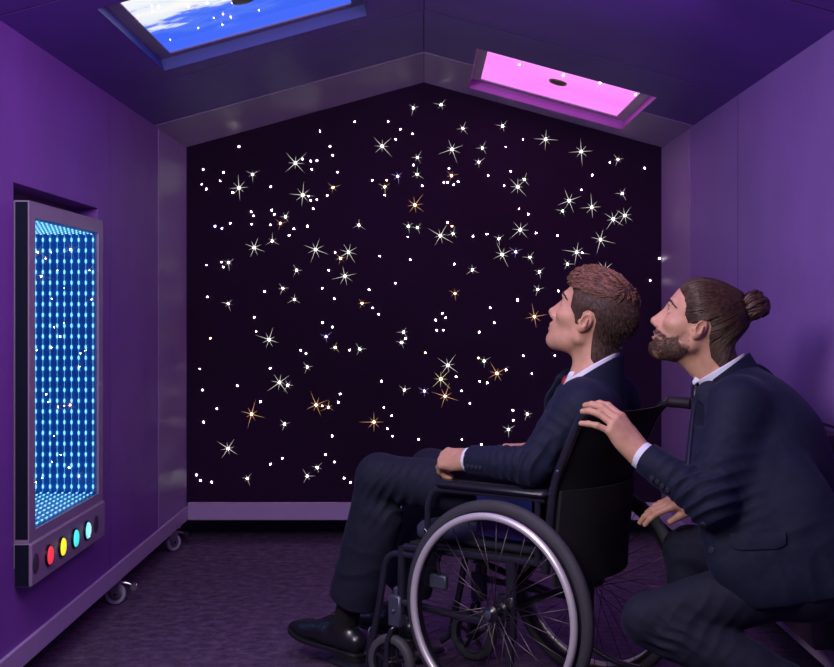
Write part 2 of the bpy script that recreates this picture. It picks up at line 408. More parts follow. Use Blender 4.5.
m.box((XD+.002, iy0, iz0), (XF-.012, iy1, iz0+e)); m.box((XD+.002, iy0, iz1-e), (XF-.012, iy1, iz1))
m.build('inner_lining', m_inner, ip)
MB().box((XD+.0005, iy0, iz0), (XD+.0018, iy1, iz1)).build('mirror', m_mirror, ip)
# nine led strips, the deeper ones built as mirror repeats, each running round the well: far side, bottom, near side, top
for k in range(9):
    x = XF-.018-.0245*k; m = MB(); P = []; R = []
    def run(a, b2, n, rs=.9):
        a, b2 = V(a), V(b2); u = (b2-a)/n; h = np.linalg.norm(u)
        for i in range(n):
            for t, r in ((.06, .0004), (.28, .0004), (.34, .0026), (.42, .0040), (.58, .0040), (.66, .0026), (.72, .0004), (.94, .0004)):
                P.append(a+u*(i+t)); R.append(r*rs)
    e2 = .007
    c4 = [(x, iy1-e2, iz0+e2), (x, iy1-e2, iz1-e2), (x, iy0+e2, iz1-e2), (x, iy0+e2, iz0+e2)]
    run(c4[0], c4[1], 24); run(c4[1], c4[2], 15, .62); run(c4[2], c4[3], 24); run(c4[3], c4[0], 15, .7)
    m.tube(P, R, 8, closed=True); m.build('led_strip_repeat', m_led, ip, smooth='all')
T = NT('clear_front_glass'); tr = T.n('ShaderNodeBsdfTransparent'); gl = T.n('ShaderNodeBsdfGlossy', Roughness=.01); fr = T.n('ShaderNodeFresnel', IOR=1.5)
mix = T.n('ShaderNodeMixShader'); T.l(fr.outputs[0], mix.inputs[0]); T.l(tr.outputs[0], mix.inputs[1]); T.l(gl.outputs[0], mix.inputs[2]); T.l(mix.outputs[0], T.out.inputs[0])
MB().add([(XF-.006, iy0, iz0), (XF-.006, iy1, iz0), (XF-.006, iy1, iz1), (XF-.006, iy0, iz1)], [(0, 1, 2, 3)]).build('front_glass', T.m, ip, fixn=False)
# control box under the light well
cz0, cz1, XC = .345, .471, XF+.008
cb = MB().box((-W2-.03, py0-.004, cz0), (XC, py1, cz1), .006).build('control_box', m_case, ip)
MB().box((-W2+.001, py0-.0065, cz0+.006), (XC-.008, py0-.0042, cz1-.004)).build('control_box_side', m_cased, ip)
BT = [('red_button', (.80, .035, .06, 1), 3.680), ('yellow_button', (.95, .80, .03, 1), 3.812), ('turquoise_button', (.06, .78, .78, 1), 3.953), ('pale_cyan_button', (.16, .80, .80, 1), 4.094)]
m_rim = pm('black_button_rim', (.006, .005, .010), .35, var=0)
zc = (cz0+cz1)/2
for nm, c, y in BT:
    o = MB().lathe([(.032, 0), (.032, .005), (.0275, .007), (.0265, .002)], (XC, y, zc), (1, 0, 0), 28).build('button_rim', m_rim, ip, smooth=40)
    mt = pm(nm+'_plastic', c, .35, var=.04, emit=c, estr=1.0)
    MB().lathe([(.0265, .001), (.0265, .008), (.024, .0105), (.014, .012), (.0005, .0125)], (XC, y, zc), (1, 0, 0), 28).build('button', mt, ip, smooth=40, label=nm.replace('_', ' ').replace('pale cyan', 'dotted pale cyan'))
m = MB()
for a in range(-3, 4):
    for b2 in range(-3, 4):
        if a*a+b2*b2 < 11: m.sphere((XC+.0122-.0012*(a*a+b2*b2)/9, 4.094+a*.0070, zc+b2*.0070), .0019, 6, 5)
m.build('button_dots', pm('white_dot_plastic', (.8, .95, .95), .4, var=0, emit=(.7, 1, 1, 1), estr=.6), ip)
m_gr = pm('dark_grille_plastic', (.055, .04, .075), .6, var=.1, bump=.5, bscale=500)
for y in (3.562, 4.215):
    m = MB().lathe([(.029, 0), (.029, .0015), (.027, .002), (.0005, .002)], (XC, y, zc), (1, 0, 0), 28)
    m.build('speaker_grille', m_gr, ip, smooth=40)

# ================================================================== swivel casters under the left wall
m_tyre = pm('grey_caster_rubber', (.36, .38, .46), .55, var=.08)
m_zinc = pm('zinc_plate', (.5, .5, .56), .35, metal=1, var=.1, scale=30)
m_blk = pm('black_caster_plastic', (.02, .02, .03), .45, var=.1)
def caster(p, yaw, label, grp):
    R = np.array(Matrix.Rotation(yaw, 3, 'Z')); M = (R, V(p)); r = .040
    root = empty('swivel_caster', p, label=label, cat='caster', group=grp)
    m = MB().lathe([(.026, -.012), (.037, -.012), (.040, -.008), (.040, .008), (.037, .012), (.026, .012)], (0, 0, r), (1, 0, 0), 28, M, closed=True); w = m.build('caster_wheel', m_tyre, root, smooth=40)
    m = MB().lathe([(.026, -.010), (.012, -.013), (.012, .013), (.026, .010)], (0, 0, r), (1, 0, 0), 24, M); m.build('wheel_hub', m_zinc, root, smooth=40)
    m = MB()
    for s in (-1, 1):
        m.prism([(-.011, .030), (.011, .030), (.018, .092), (-.030, .092), (-.032, .078)], (s*.0155-.0015, 0, 0), (0,1,0), (0,0,1), (1,0,0), .003, M)
    m.box((-.018, -.032, .089), (.018, .020, .094), .001, M); m.lathe([(.017, .094), (.020, .098), (.017, .105)], (0, -.006, 0), (0,0,1), 20, M)
    m.build('fork', m_zinc, root, smooth=30)
    MB().box((-.03, -.036, .105), (.03, .026, .1118), .002, M).build('mounting_plate', m_zinc, root)
    m = MB().lathe([(.005, -.02), (.005, .02)], (0, 0, r), (1, 0, 0), 10, M); m.build('axle', m_blk, root)
    m = MB().tube(fillet([(0, .018, .084), (0, .045, .080), (0, .066, .070)], .01), .005, 8, M=M); br = m.build('brake_arm', m_zinc, root, smooth=40)
    MB().lathe([(.013, -.014), (.015, -.010), (.015, .010), (.013, .014)], (0, .070, .066), (1, 0, 0), 18, M).build('brake_pedal', m_blk if yaw > -1 else m_zinc, root, smooth=40)
caster((-1.185, 4.80, 0), -1.45, 'swivel caster with pale brake pedal below the wall right of the light panel', 'casters under the left wall')
caster((-1.178, 5.86, 0), -.75, 'far swivel caster at the back corner under the left wall', 'casters under the left wall')

# upholstered pad fixed to the right wall behind the kneeling man
m_pad = pm('dark_plum_upholstery', (.055, .03, .07), .6, var=.12, bump=.2, bscale=120)
m = MB(); prof = []
a = [(0, .20), (.085, .20), (.095, .24), (.095, .72), (.088, .755), (.070, .778), (.045, .786), (.0, .786)]
m.prism([(-q[0], q[1]) for q in a], (W2-.0005, 3.42, 0), (1,0,0), (0,0,1), (0,1,0), .56)
m.build('wall_bolster', m_pad, smooth=50, label='dark plum padded wall cushion behind the kneeling man, at the right edge', cat='cushion')
# ================================================================== implicit modelling: smooth unions of tapered limbs, meshed by surface nets
def rot(axis_x, up):
    """frame whose x is axis_x and z as near to up as it can be (columns x, y = left, z)"""
    x = nrm(axis_x); z = V(up)-x*np.dot(up, x); z = nrm(z); return np.stack([x, np.cross(z, x), z], 1)
def ell(c, r, R=None):
    c, r = V(c), V(r); Ri = None if R is None else np.asarray(R)
    def f(p):
        q = p-c
        if Ri is not None: q = q @ Ri
        k0 = np.linalg.norm(q/r, axis=1); k1 = np.linalg.norm(q/(r*r), axis=1)
        return k0*(k0-1)/np.maximum(k1, 1e-9)
    return f
def cap(a, b, ra, rb, flat=None, q=1.0, cut=None):
    """tapered limb from a to b; flat/q: squeeze along a direction; cut: leave the b end open-ended flat"""
    a, b = V(a), V(b); ab = b-a; L2 = ab @ ab; n = None if flat is None else nrm(flat); abn = ab/math.sqrt(L2)
    def f(p):
        w = p-a
        if n is not None:
            aa = ab-n*np.dot(ab, n)*(1-1/q) if False else ab
            t = np.clip((w @ ab)/L2, 0, 1); e = w-t[:, None]*ab
            en = e @ n; e = e+np.outer(en*(1/q-1), n); d = (np.linalg.norm(e, axis=1)-(ra+(rb-ra)*t))*min(1, q+.15)
        else:
            t = np.clip((w @ ab)/L2, 0, 1); d = np.linalg.norm(w-t[:, None]*ab, axis=1)-(ra+(rb-ra)*t)
        if cut is not None: d = np.maximum(d, (p-b) @ abn-cut)
        return d
    return f
def rbox(c, h, r, R=None):
    c, h = V(c), V(h)
    def f(p):
        q = p-c
        if R is not None: q = q @ np.asarray(R)
        q = np.abs(q)-(h-r); return np.linalg.norm(np.maximum(q, 0), axis=1)+np.minimum(q.max(1), 0)-r
    return f
def half(o, n):
    o, n = V(o), nrm(n); return lambda p: (p-o) @ n
def xf(f, R, o, s=1.0):
    R, o = np.asarray(R), V(o); return lambda p: f(((p-o) @ R)/s)*s
def inter(*fs):
    def f(p):
        d = fs[0](p)
        for g in fs[1:]: d = np.maximum(d, g(p))
        return d
    return f
def smin(a, b, k):
    h = np.maximum(k-np.abs(a-b), 0)/k; return np.minimum(a, b)-h*h*k*.25
class SDF:
    """ordered program of (+ union / - carve / & clip, primitive, blend)"""
    def __init__(s, ops=None): s.ops = list(ops or [])
    def u(s, f, k=.02): s.ops.append(('+', f, k)); return s
    def c(s, f, k=.008): s.ops.append(('-', f, k)); return s
    def clip(s, f, k=.001): s.ops.append(('&', f, k)); return s
    def __call__(s, p, ops=None):
        d = None
        for o, f, k in (s.ops if ops is None else ops):
            e = f(p)
            if d is None: d = e
            elif o == '+': d = smin(d, e, k)
            elif o == '-': d = -smin(-d, e, k)
            else: d = -smin(-d, -e, k)
        return np.full(len(p), 9.) if d is None else d
    def near(s, c, R):
        """the operations that matter within R of c"""
        P = c[None]; vals = [f(P)[0] for _, f, _ in s.ops]
        um = min([v for v, o in zip(vals, s.ops) if o[0] == '+'] or [9])
        out = []
        for v, o in zip(vals, s.ops):
            if o[0] == '+' and (v < um+4*R+2*o[2]): out.append(o)
            elif o[0] == '-' and v < 3*R+o[2]: out.append(o)
            elif o[0] == '&' and v > -2.5*R-o[2]: out.append(o)
        return out
def sdf_mesh(S, lo, hi, h, disp=None, project=2):
    """surface nets on the blocks that hold surface; returns verts, quads"""
    lo, hi = V(lo), V(hi); B = 16; bs = B*h
    nb = np.maximum(1, np.ceil((hi-lo)/bs).astype(int)); big = 1 << 20
    gi = np.stack(np.meshgrid(*[np.arange(n) for n in nb], indexing='ij'), -1).reshape(-1, 3)
    cen = lo+(gi+.5)*bs; d = S(cen); R = bs*.87
    gi = gi[np.abs(d) < R*1.7+.01]
    gl = np.stack(np.meshgrid(*[np.arange(B+1)]*3, indexing='ij'), -1).reshape(-1, 3)
    key = lambda q: (q[:, 0]*big+q[:, 1])*big+q[:, 2]
    vk, vp, fa = [], [], []
    E = [(0, 1), (0, 2), (0, 4), (1, 3), (1, 5), (2, 3), (2, 6), (3, 7), (4, 5), (4, 6), (5, 7), (6, 7)]
    off = np.array([((c >> 2) & 1, (c >> 1) & 1, c & 1) for c in range(8)])
    for b in gi:
        g = gl+b*B; p = lo+g*h; ops = S.near(lo+(b+.5)*bs, R)
        if not any(o[0] == '+' for o in ops): continue
        F = S(p, ops).reshape(B+1, B+1, B+1); sg = F < 0
        if sg.all() or not sg.any(): continue
        cs_ = [F[o[0]:o[0]+B, o[1]:o[1]+B, o[2]:o[2]+B] for o in off]; ss = [c < 0 for c in cs_]
        cnt = sum(x.astype(np.int8) for x in ss); act = np.argwhere((cnt > 0) & (cnt < 8))
        if len(act):
            v8 = np.stack([c[act[:, 0], act[:, 1], act[:, 2]] for c in cs_], 1); s8 = v8 < 0
            acc = np.zeros((len(act), 3)); n = np.zeros(len(act))
            for a, c in E:
                m = s8[:, a] != s8[:, c]; t = v8[:, a]/np.where(m, v8[:, a]-v8[:, c], 1)
                acc += np.where(m[:, None], off[a]+(off[c]-off[a])*t[:, None], 0); n += m
            q = act+b*B; vk.append(key(q+1)); vp.append(lo+(q+acc/n[:, None])*h)
        for ax in range(3):
            a1, a2 = (ax+1) % 3, (ax+2) % 3; sl = [slice(0, B)]*3; sh = list(sl); sh[ax] = slice(1, B+1)
            A, Cc = sg[tuple(sl)], sg[tuple(sh)]; ix = np.argwhere(A != Cc)
            if not len(ix): continue
            fl = A[ix[:, 0], ix[:, 1], ix[:, 2]]; q = ix+b*B+1
            e1 = np.zeros(3, int); e1[a1] = 1; e2 = np.zeros(3, int); e2[a2] = 1
            K = np.stack([key(q-e1-e2), key(q-e2), key(q), key(q-e1)], 1); K[~fl] = K[~fl][:, ::-1]; fa.append(K)
    vk = np.concatenate(vk); vp = np.vstack(vp); fa = np.vstack(fa)
    o = np.argsort(vk); vk, vp = vk[o], vp[o]
    ix = np.searchsorted(vk, fa); ok = (ix < len(vk)).all(1); ix = np.minimum(ix, len(vk)-1); ok &= (vk[ix] == fa).all(1); ix = ix[ok]
    # relax a little, then settle on the surface, block by block
    cb = np.floor((vp-lo)/bs).astype(int); ck = key(cb+1); od = np.argsort(ck, kind='stable'); st_ = np.flatnonzero(np.r_[True, np.diff(ck[od]) > 0]); en = np.r_[st_[1:], len(od)]
    grp = [(od[i:j], S.near(lo+(cb[od[i]]+.5)*bs, R*1.15)) for i, j in zip(st_, en)]
    e = h*.3
    def dg(vp):
        D = np.empty(len(vp)); Gd = np.empty((len(vp), 3))
        for ii, ops in grp:
            q = vp[ii]; n = len(q); r = S(np.vstack([q, q+(e, 0, 0), q+(0, e, 0), q+(0, 0, e)]), ops)
            D[ii] = r[:n]; Gd[ii] = (r[n:].reshape(3, n)-r[:n]).T/e
        return D, Gd
    for it in range(project):
        acc = np.zeros_like(vp); n = np.zeros(len(vp))
        for k in range(4):
            j = ix[:, (k+1) % 4]; n += np.bincount(ix[:, k], minlength=len(vp))
            for c in range(3): acc[:, c] += np.bincount(ix[:, k], vp[j, c], len(vp))
        vp = np.where(n[:, None] > 0, vp*.5+.5*acc/np.maximum(n, 1)[:, None], vp)
        dd, gr = dg(vp); st = dd/np.maximum((gr*gr).sum(1), .3); vp = vp-gr*np.clip(st, -h, h)[:, None]
    if disp is not None:
        dd, gr = dg(vp); gr /= np.linalg.norm(gr, axis=1)[:, None]+1e-12
        vp = vp+gr*disp(vp)[:, None]
    return vp, ix
def np_mesh(name, v, f):
    me = bpy.data.meshes.new(name); n = len(f); k = f.shape[1]
    me.vertices.add(len(v)); me.vertices.foreach_set('co', np.asarray(v, np.float32).ravel())
    me.loops.add(n*k); me.loops.foreach_set('vertex_index', f.astype(np.int32).ravel())
    me.polygons.add(n); me.polygons.foreach_set('loop_start', np.arange(n, dtype=np.int32)*k)
    try: me.polygons.foreach_set('loop_total', np.full(n, k, np.int32))
    except Exception: pass
    me.update(calc_edges=True); me.validate(); return me
def sdf_obj(name, S, lo, hi, h, mat, parent=None, disp=None, attrs=None, project=2, **kw):
    v, f = sdf_mesh(S, lo, hi, h, disp, project)
    me = np_mesh(name, v, f)
    if attrs:
        for an, fn in attrs.items():
            at_ = me.attributes.new(an, 'FLOAT', 'POINT'); at_.data.foreach_set('value', fn(v).astype(np.float32))
    return link(name, me, mat, parent, 'all', **kw)
# cheap 3-d value noise for cloth
_rng = np.random.RandomState(11); _tab = _rng.rand(32, 32, 32)*2-1
def vnoise(p):
    i = np.floor(p).astype(int); f = p-i; f = f*f*(3-2*f); r = 0
    for dx in (0, 1):
        for dy in (0, 1):
            for dz in (0, 1):
                w = (f[:, 0] if dx else 1-f[:, 0])*(f[:, 1] if dy else 1-f[:, 1])*(f[:, 2] if dz else 1-f[:, 2])
                r = r+w*_tab[(i[:, 0]+dx) % 32, (i[:, 1]+dy) % 32, (i[:, 2]+dz) % 32]
    return r
def creases(zones, base=.0015):
    """zones: (centre, axis the folds run across, reach, depth, folds per metre)"""
    def f(p):
        d = base*vnoise(p*14)+base*.6*vnoise(p*33+5)
        w = vnoise(p*9+3)*1.6+vnoise(p*21+8)*.7
        for c, a, r, am, fr in zones:
            q = p-V(c); e = np.exp(-(q*q).sum(1)/(r*r)); d = d+am*e*(1-np.abs(np.sin(PI*fr*(q @ nrm(a))+w))*1.6)*.7
        return d
    return f
# ================================================================== wheelchair (f forward, l to the sitter's left, z up)
TH = math.radians(38)
CR = np.array([[-math.cos(TH), -math.sin(TH), 0], [math.sin(TH), -math.cos(TH), 0], [0, 0, 1.]])
CO = V(.357, 3.614, 0); CM = (CR, CO)
def C(f, l, z): return CR @ V(f, l, z)+CO
m_tube = pm('black_powder_coated_tube', (.018, .019, .032), .22, spec=.6, coat=.5, var=.1)
m_rub = pm('black_tyre_rubber', (.042, .042, .055), .62, var=.15, bump=.6, bscale=260)
m_rimb = pm('black_wheel_rim', (.012, .012, .018), .3, coat=.4, var=.1)
m_alu = pm('polished_hand_rim', (.86, .84, .86), .38, metal=.55, var=.03)
m_spk = pm('grey_spoke_steel', (.16, .13, .15), .45, metal=1, var=.1)
m_nylon = pm('black_nylon_sling', (.007, .007, .012), .8, var=.2, bump=.3, bscale=300)
m_cush = pm('slate_seat_cushion', (.035, .04, .075), .75, var=.12, bump=.3, bscale=300)
m_skirt = pm('glossy_navy_guard', (.010, .014, .075), .18, coat=.6, var=.25, scale=14)
m_grey = pm('grey_blue_bracket', (.10, .11, .17), .35, metal=.5, var=.1)
m_arm = pm('dark_vinyl_arm_pad', (.015, .016, .028), .4, var=.1, coat=.2)
m_grip = pm('black_rubber_grip', (.012, .010, .016), .55, var=.1)
wc = empty('wheelchair', CO, label='black folding wheelchair with silver hand rims, carrying the young man', cat='wheelchair')
RW = .306
def rear_wheel(sg):
    l0 = sg*.262
    m = MB().lathe([(.278, -.013), (.288, -.0165), (.300, -.013), (.3055, -.006), (.3065, 0), (.3055, .006), (.300, .013), (.288, .0165), (.278, .013)], (0, l0, RW), (0, 1, 0), 96, CM, closed=True)
    w = m.build('rear_wheel', m_rub, wc, smooth=50)
    m = MB().lathe([(.262, -.008), (.266, -.0125), (.279, -.012), (.281, 0), (.279, .012), (.266, .0125), (.262, .008)], (0, l0, RW), (0, 1, 0), 96, CM, closed=True); m.build('rim', m_rimb, w, smooth=40)
    a = np.linspace(0, 2*PI, 97)[:-1]
    m = MB().tube(np.stack([.264*np.cos(a), 0*a+l0+sg*.027, RW+.264*np.sin(a)], 1), .0105, 12, True, CM); m.build('hand_rim', m_alu, w, smooth='all')
    for k in range(6):
        q = 2*PI*(k+.4)/6; MB().tube([(.266*math.cos(q), l0+sg*.024, RW+.266*math.sin(q)), (.272*math.cos(q), l0+sg*.010, RW+.272*math.sin(q))], .004, 8, M=CM).build('hand_rim_bracket', m_rimb, w, smooth=40)
    m = MB().lathe([(.008, -.034), (.013, -.032), (.024, -.026), (.024, -.021), (.015, -.016), (.015, .016), (.024, .021), (.024, .026), (.013, .032), (.008, .036)], (0, l0, RW), (0, 1, 0), 28, CM); m.build('hub', m_rimb, w, smooth=40)
    m = MB()
    for k in range(32):
        q = 2*PI*k/32; s2 = 1 if k % 2 else -1; off = (1 if (k//2) % 2 else -1)*.95
        a0 = q+off
        m.tube([(.022*math.cos(a0), l0+s2*.0235, RW+.022*math.sin(a0)), (.264*math.cos(q), l0+s2*.003, RW+.264*math.sin(q))], .0012, 6, M=CM)
    m.build('spokes', m_spk, w, smooth='all')
    MB().lathe([(.010, .034), (.012, .040), (.004, .043)] if sg > 0 else [(.004, -.043), (.012, -.040), (.010, -.034)], (0, l0, RW), (0, 1, 0), 16, CM).build('axle_cap', m_grey, w, smooth=40)
    return w
for sg in (1, -1): rear_wheel(sg)
def t2(name, pts, r, mat=m_tube, fr=.04, parent=wc):
    return MB().tube(fillet(pts, fr), r, 12, M=CM).build(name, mat, parent, smooth=50)
LS = .208
def front_caster(sg):
    c = V(.412, sg*LS, .085); r = .085
    w = MB().lathe([(.062, -.013), (.074, -.016), (.083, -.011), (.0855, 0), (.083, .011), (.074, .016), (.062, .013)], c, (0, 1, 0), 48, CM, closed=True).build('front_caster', pm('grey_caster_tyre', (.075, .075, .09), .6, var=.1), wc, smooth=50)
    m = MB().lathe([(.063, -.011), (.058, -.006), (.058, .006), (.063, .011)], c, (0, 1, 0), 40, CM, closed=True)
    m.lathe([(.018, -.017), (.018, .017)], c, (0, 1, 0), 20, CM)
    for k in range(5):
        q = 2*PI*k/5+.3; d = V(math.cos(q), 0, math.sin(q)); m.tube([c+d*.012, c+d*.060], .007, 8, M=CM)
    m.build('caster_rim', m_rimb, w, smooth=40)
    m = MB()
    for s in (-1, 1):
        m.tube(fillet([c+V(0, s*.022, -.004), c+V(0, s*.023, .07), c+V(-.012, s*.014, .105), c+V(-.02, 0, .112)], .02), .0075, 8, M=CM)
    m.lathe([(.011, -.028), (.011, .028)], c, (0, 1, 0), 14, CM)
    m.build('caster_fork', m_tube, w, smooth=50)
    m = MB().box(c+V(-.045, -.018, .112), c+V(.002, .018, .205), .005, CM); m.lathe([(.012, 0), (.012, .018), (.006, .024)], c+V(-.021, 0, .205), (0, 0, 1), 16, CM)
    m.sphere(c+V(-.022, sg*.019, .160), .007, 10, 6, CM)
    m.build('caster_housing', m_grey, wc, smooth=40)
for sg in (1, -1): front_caster(sg)
for sg in (1, -1):
    l = sg*LS
    m = MB()
    m.tube([(-.135, l, .445), (.36, l, .435)], .0115, 12, M=CM)                                   # seat rail
    m.tube(fillet([(-.02, l, .44), (-.02, l, .27), (.03, l, .255), (.375, l, .270)], .04), .0115, 12, M=CM)    # lower rail
    m.tube([(.372, l, .435), (.376, l, .24)], .0125, 12, M=CM)                                    # front post
    m.tube([(-.012, l, .44), (-.008, l, .10)], .0125, 12, M=CM)                                   # axle post
    m.box((-.03, l-.012, .22), (.03, l+.012, .345), .006, CM)
    m.tube([(0, l, RW), (0, sg*.235, RW)], .010, 10, M=CM)
    m.build('side_frame', m_tube, wc, smooth=50)
    cane = t2('back_cane', [(-.125, l, .42), (-.150, l, .66), (-.235, l*1.06, .835), (-.262, l*1.09, .864), (-.285, l*1.10, .864)], .0125, fr=.05)
    m = MB().tube([(-.268, l*1.10, .864), (-.271, l*1.10, .864), (-.280, l*1.10, .864), (-.322, l*1.10, .863), (-.342, l*1.10, .862), (-.346, l*1.10, .862)], [.013, .0165, .0165, .0165, .018, .012], 16, M=CM)
    m.build('push_grip', m_grip, cane, smooth=50)
    for z, f in ((.70, -.172), (.50, -.134)):
        MB().sphere((f, l+sg*.0125, z), .006, 10, 6, CM).build('screw', m_grey, cane, smooth='all')
    pad = MB().box((-.14, l-.026, .622), (.235, l+.030, .646), .011, CM).build('arm_pad', m_arm, wc, smooth=60)
    t2('armrest_tube', [(-.13, l+sg*.006, .618), (.17, l+sg*.006, .618), (.25, l+sg*.006, .615), (.272, l+sg*.006, .57), (.272, l+sg*.006, .44)], .0095, fr=.05)
    t2('armrest_post', [(-.105, l+sg*.006, .618), (-.105, l+sg*.006, .44)], .0095)
    MB().box((-.09, l+sg*.012-.002, .50), (.095, l+sg*.012+.002, .612), .002, CM).build('skirt_guard', m_skirt, wc)
    h = t2('leg_hanger', [(.30, l, .412), (.43, l, .412), (.462, l, .24), (.500, l, .09)], .0110, fr=.05)
    m = MB().tube([(.500, l, .09), (.51, l-sg*.01, .062), (.53, l-sg*.02, .046)], .010, 10, M=CM)
    R2 = np.array([[math.cos(-.10), 0, -math.sin(-.10)], [0, 1, 0], [math.sin(-.10), 0, math.cos(-.10)]])
    m2 = MB(); m2.box((-.075, min(l-sg*.02, l-sg*.175), -.007), (.10, max(l-sg*.02, l-sg*.175), .007), .005, (CR @ R2.T, C(.585, 0, .028)))
    m2.build('footplate', m_arm, h, smooth=50)
    m.build('footplate_bracket', m_tube, h, smooth=50)
    a = np.linspace(0, 2*PI, 25)[:-1]
    MB().tube(np.stack([.490+.0*a, l+sg*.0+.014*np.cos(a), .165+.014*np.sin(a)], 1), .003, 8, True, CM).build('heel_loop_ring', m_grey, h, smooth='all')
    br = t2('brake_lever', [(.215, l+sg*.022, .36), (.235, l+sg*.024, .47), (.265, l+sg*.028, .50)], .006, fr=.02)
    MB().box((.19, l+sg*.012, .335), (.25, l+sg*.030, .375), .004, CM).build('brake_block', m_grey, br, smooth=40)
    t2('tipping_lever', [(-.01, l, .12), (-.10, l, .085), (-.19, l, .08)], .009, fr=.03)
for s in (1, -1):
    t2('cross_brace', [(.10+.02*s, -s*LS, .262), (.10+.02*s, s*LS, .43)], .0105, mat=m_tube)
MB().tube([(0, -.21, RW), (0, .21, RW)], .011, 12, M=CM).build('axle_bar', m_tube, wc, smooth=50)
MB().box((-.115, -.190, .452), (.345, .190, .511), .018, CM).build('seat_cushion', m_cush, wc, smooth=60)
MB().box((-.13, -.20, .441), (.35, .20, .451), .002, CM).build('seat_sling', m_nylon, wc)
# backrest sling: a sagging cloth between the canes, with a pocket hanging behind
def sling(rows, off, sag, th):
    nl = 13; F = []; Bk = []
    for (f, z) in rows:
        for j in range(nl):
            t = j/(nl-1)*2-1; s = (1-t*t)*sag
            F.append((f-off-s, t*.203, z)); Bk.append((f-off-s-th, t*.203, z))
    n = len(F); m = len(rows); fc = []
    for i in range(m-1):
        for j in range(nl-1):
            a = i*nl+j; fc.append((a, a+1, a+nl+1, a+nl)); fc.append((n+a, n+a+nl, n+a+nl+1, n+a+1))
        for j in (0, nl-1):
            a = i*nl+j; fc.append((a, a+nl, n+a+nl, n+a))
    for i in (0, m-1):
        for j in range(nl-1):
            a = i*nl+j; fc.append((a, n+a, n+a+1, a+1))
    return MB().add(np.array(F+Bk), fc, CM)
cz = lambda z: -.125-(z-.42)*.104 if z < .66 else -.150-(z-.66)*.50
rows = [(cz(z), z) for z in (.47, .52, .58, .64, .68, .72, .76, .80, .835)]+[(-.252, .858)]
bs = sling(rows, .002, .045, .010).build('backrest_sling', m_nylon, wc, smooth=50)
rows = [(cz(max(z, .42)), z) for z in (.385, .40, .45, .50, .55, .60, .645)]
sling(rows, .018, .052, .008).build('rear_pocket', m_nylon, bs, smooth=50)
# ================================================================== people
# skin: lips, cheeks and nails are their own colours, carried by point attributes
T = NT('skin'); b = T.n('ShaderNodeBsdfPrincipled', Roughness=.48); T.l(b.outputs[0], T.out.inputs[0])
b.inputs['Subsurface Weight'].default_value = .12; b.inputs['Subsurface Radius'].default_value = (.010, .004, .002); b.inputs['Subsurface Scale'].default_value = .5
b.inputs['Specular IOR Level'].default_value = .4
nz = T.noise(40, 4, .6); r = T.ramp(nz.outputs[0], [(.3, (.51, .280, .180, 1)), (.7, (.61, .355, .240, 1))])
cur = r.outputs[0]
for an, col in (('lip', (.42, .14, .12, 1)), ('stubble', (.19, .10, .075, 1))):
    at_ = T.n('ShaderNodeAttribute', _attribute_name=an); mx = T.n('ShaderNodeMix', _data_type='RGBA')
    T.l(at_.outputs['Fac'], mx.inputs[0]); T.l(cur, mx.inputs[6]); mx.inputs[7].default_value = col; cur = mx.outputs[2]
T.l(cur, b.inputs['Base Color'])
nb = T.noise(420, 3, .6); bp = T.n('ShaderNodeBump', Strength=.10, Distance=.002); T.l(nb.outputs[0], bp.inputs['Height']); T.l(bp.outputs[0], b.inputs['Normal'])
m_skin = T.m
m_eye = pm('eye_white', (.75, .72, .70), .15, var=.03); m_iris = pm('blue_grey_iris', (.05, .07, .10), .15, var=.1)
m_suit = pm('navy_suit_wool', (.0072, .0108, .032), .72, spec=.25, var=.18, scale=60, bump=.25, bscale=700, sheen=.08)
m_trou = pm('charcoal_suit_wool', (.0115, .0135, .030), .75, spec=.25, var=.16, scale=60, bump=.25, bscale=700, sheen=.06)
m_shirt = pm('white_shirt_cotton', (.72, .76, .88), .7, var=.03)
m_tie = pm('navy_tie_silk', (.008, .010, .028), .4, var=.2, sheen=.2)
m_tier = pm('red_striped_tie', (.30, .02, .035), .45, var=.5, scale=40)
m_sock = pm('black_sock_knit', (.006, .006, .010), .9, var=.1)
m_shoe = pm('black_polished_leather', (.010, .011, .018), .32, spec=.6, coat=.25, var=.2)
m_sole = pm('black_shoe_sole', (.010, .010, .014), .5, var=.1)
m_but = pm('dark_horn_button', (.03, .032, .05), .25, var=.1)
m_lash = pm('dark_lash', (.010, .006, .005), .6, var=0)
m_tooth = pm('tooth', (.75, .70, .62), .3, var=0)
def hairmat(name, dark, light, rough=.42):
    T = NT(name); b = T.n('ShaderNodeBsdfPrincipled', Roughness=rough); T.l(b.outputs[0], T.out.inputs[0])
    nz = T.noise(110, 3, .6); r = T.ramp(nz.outputs[0], [(.3, dark), (.7, light)]); T.l(r.outputs[0], b.inputs['Base Color'])
    b.inputs['Specular IOR Level'].default_value = .45; return T.m

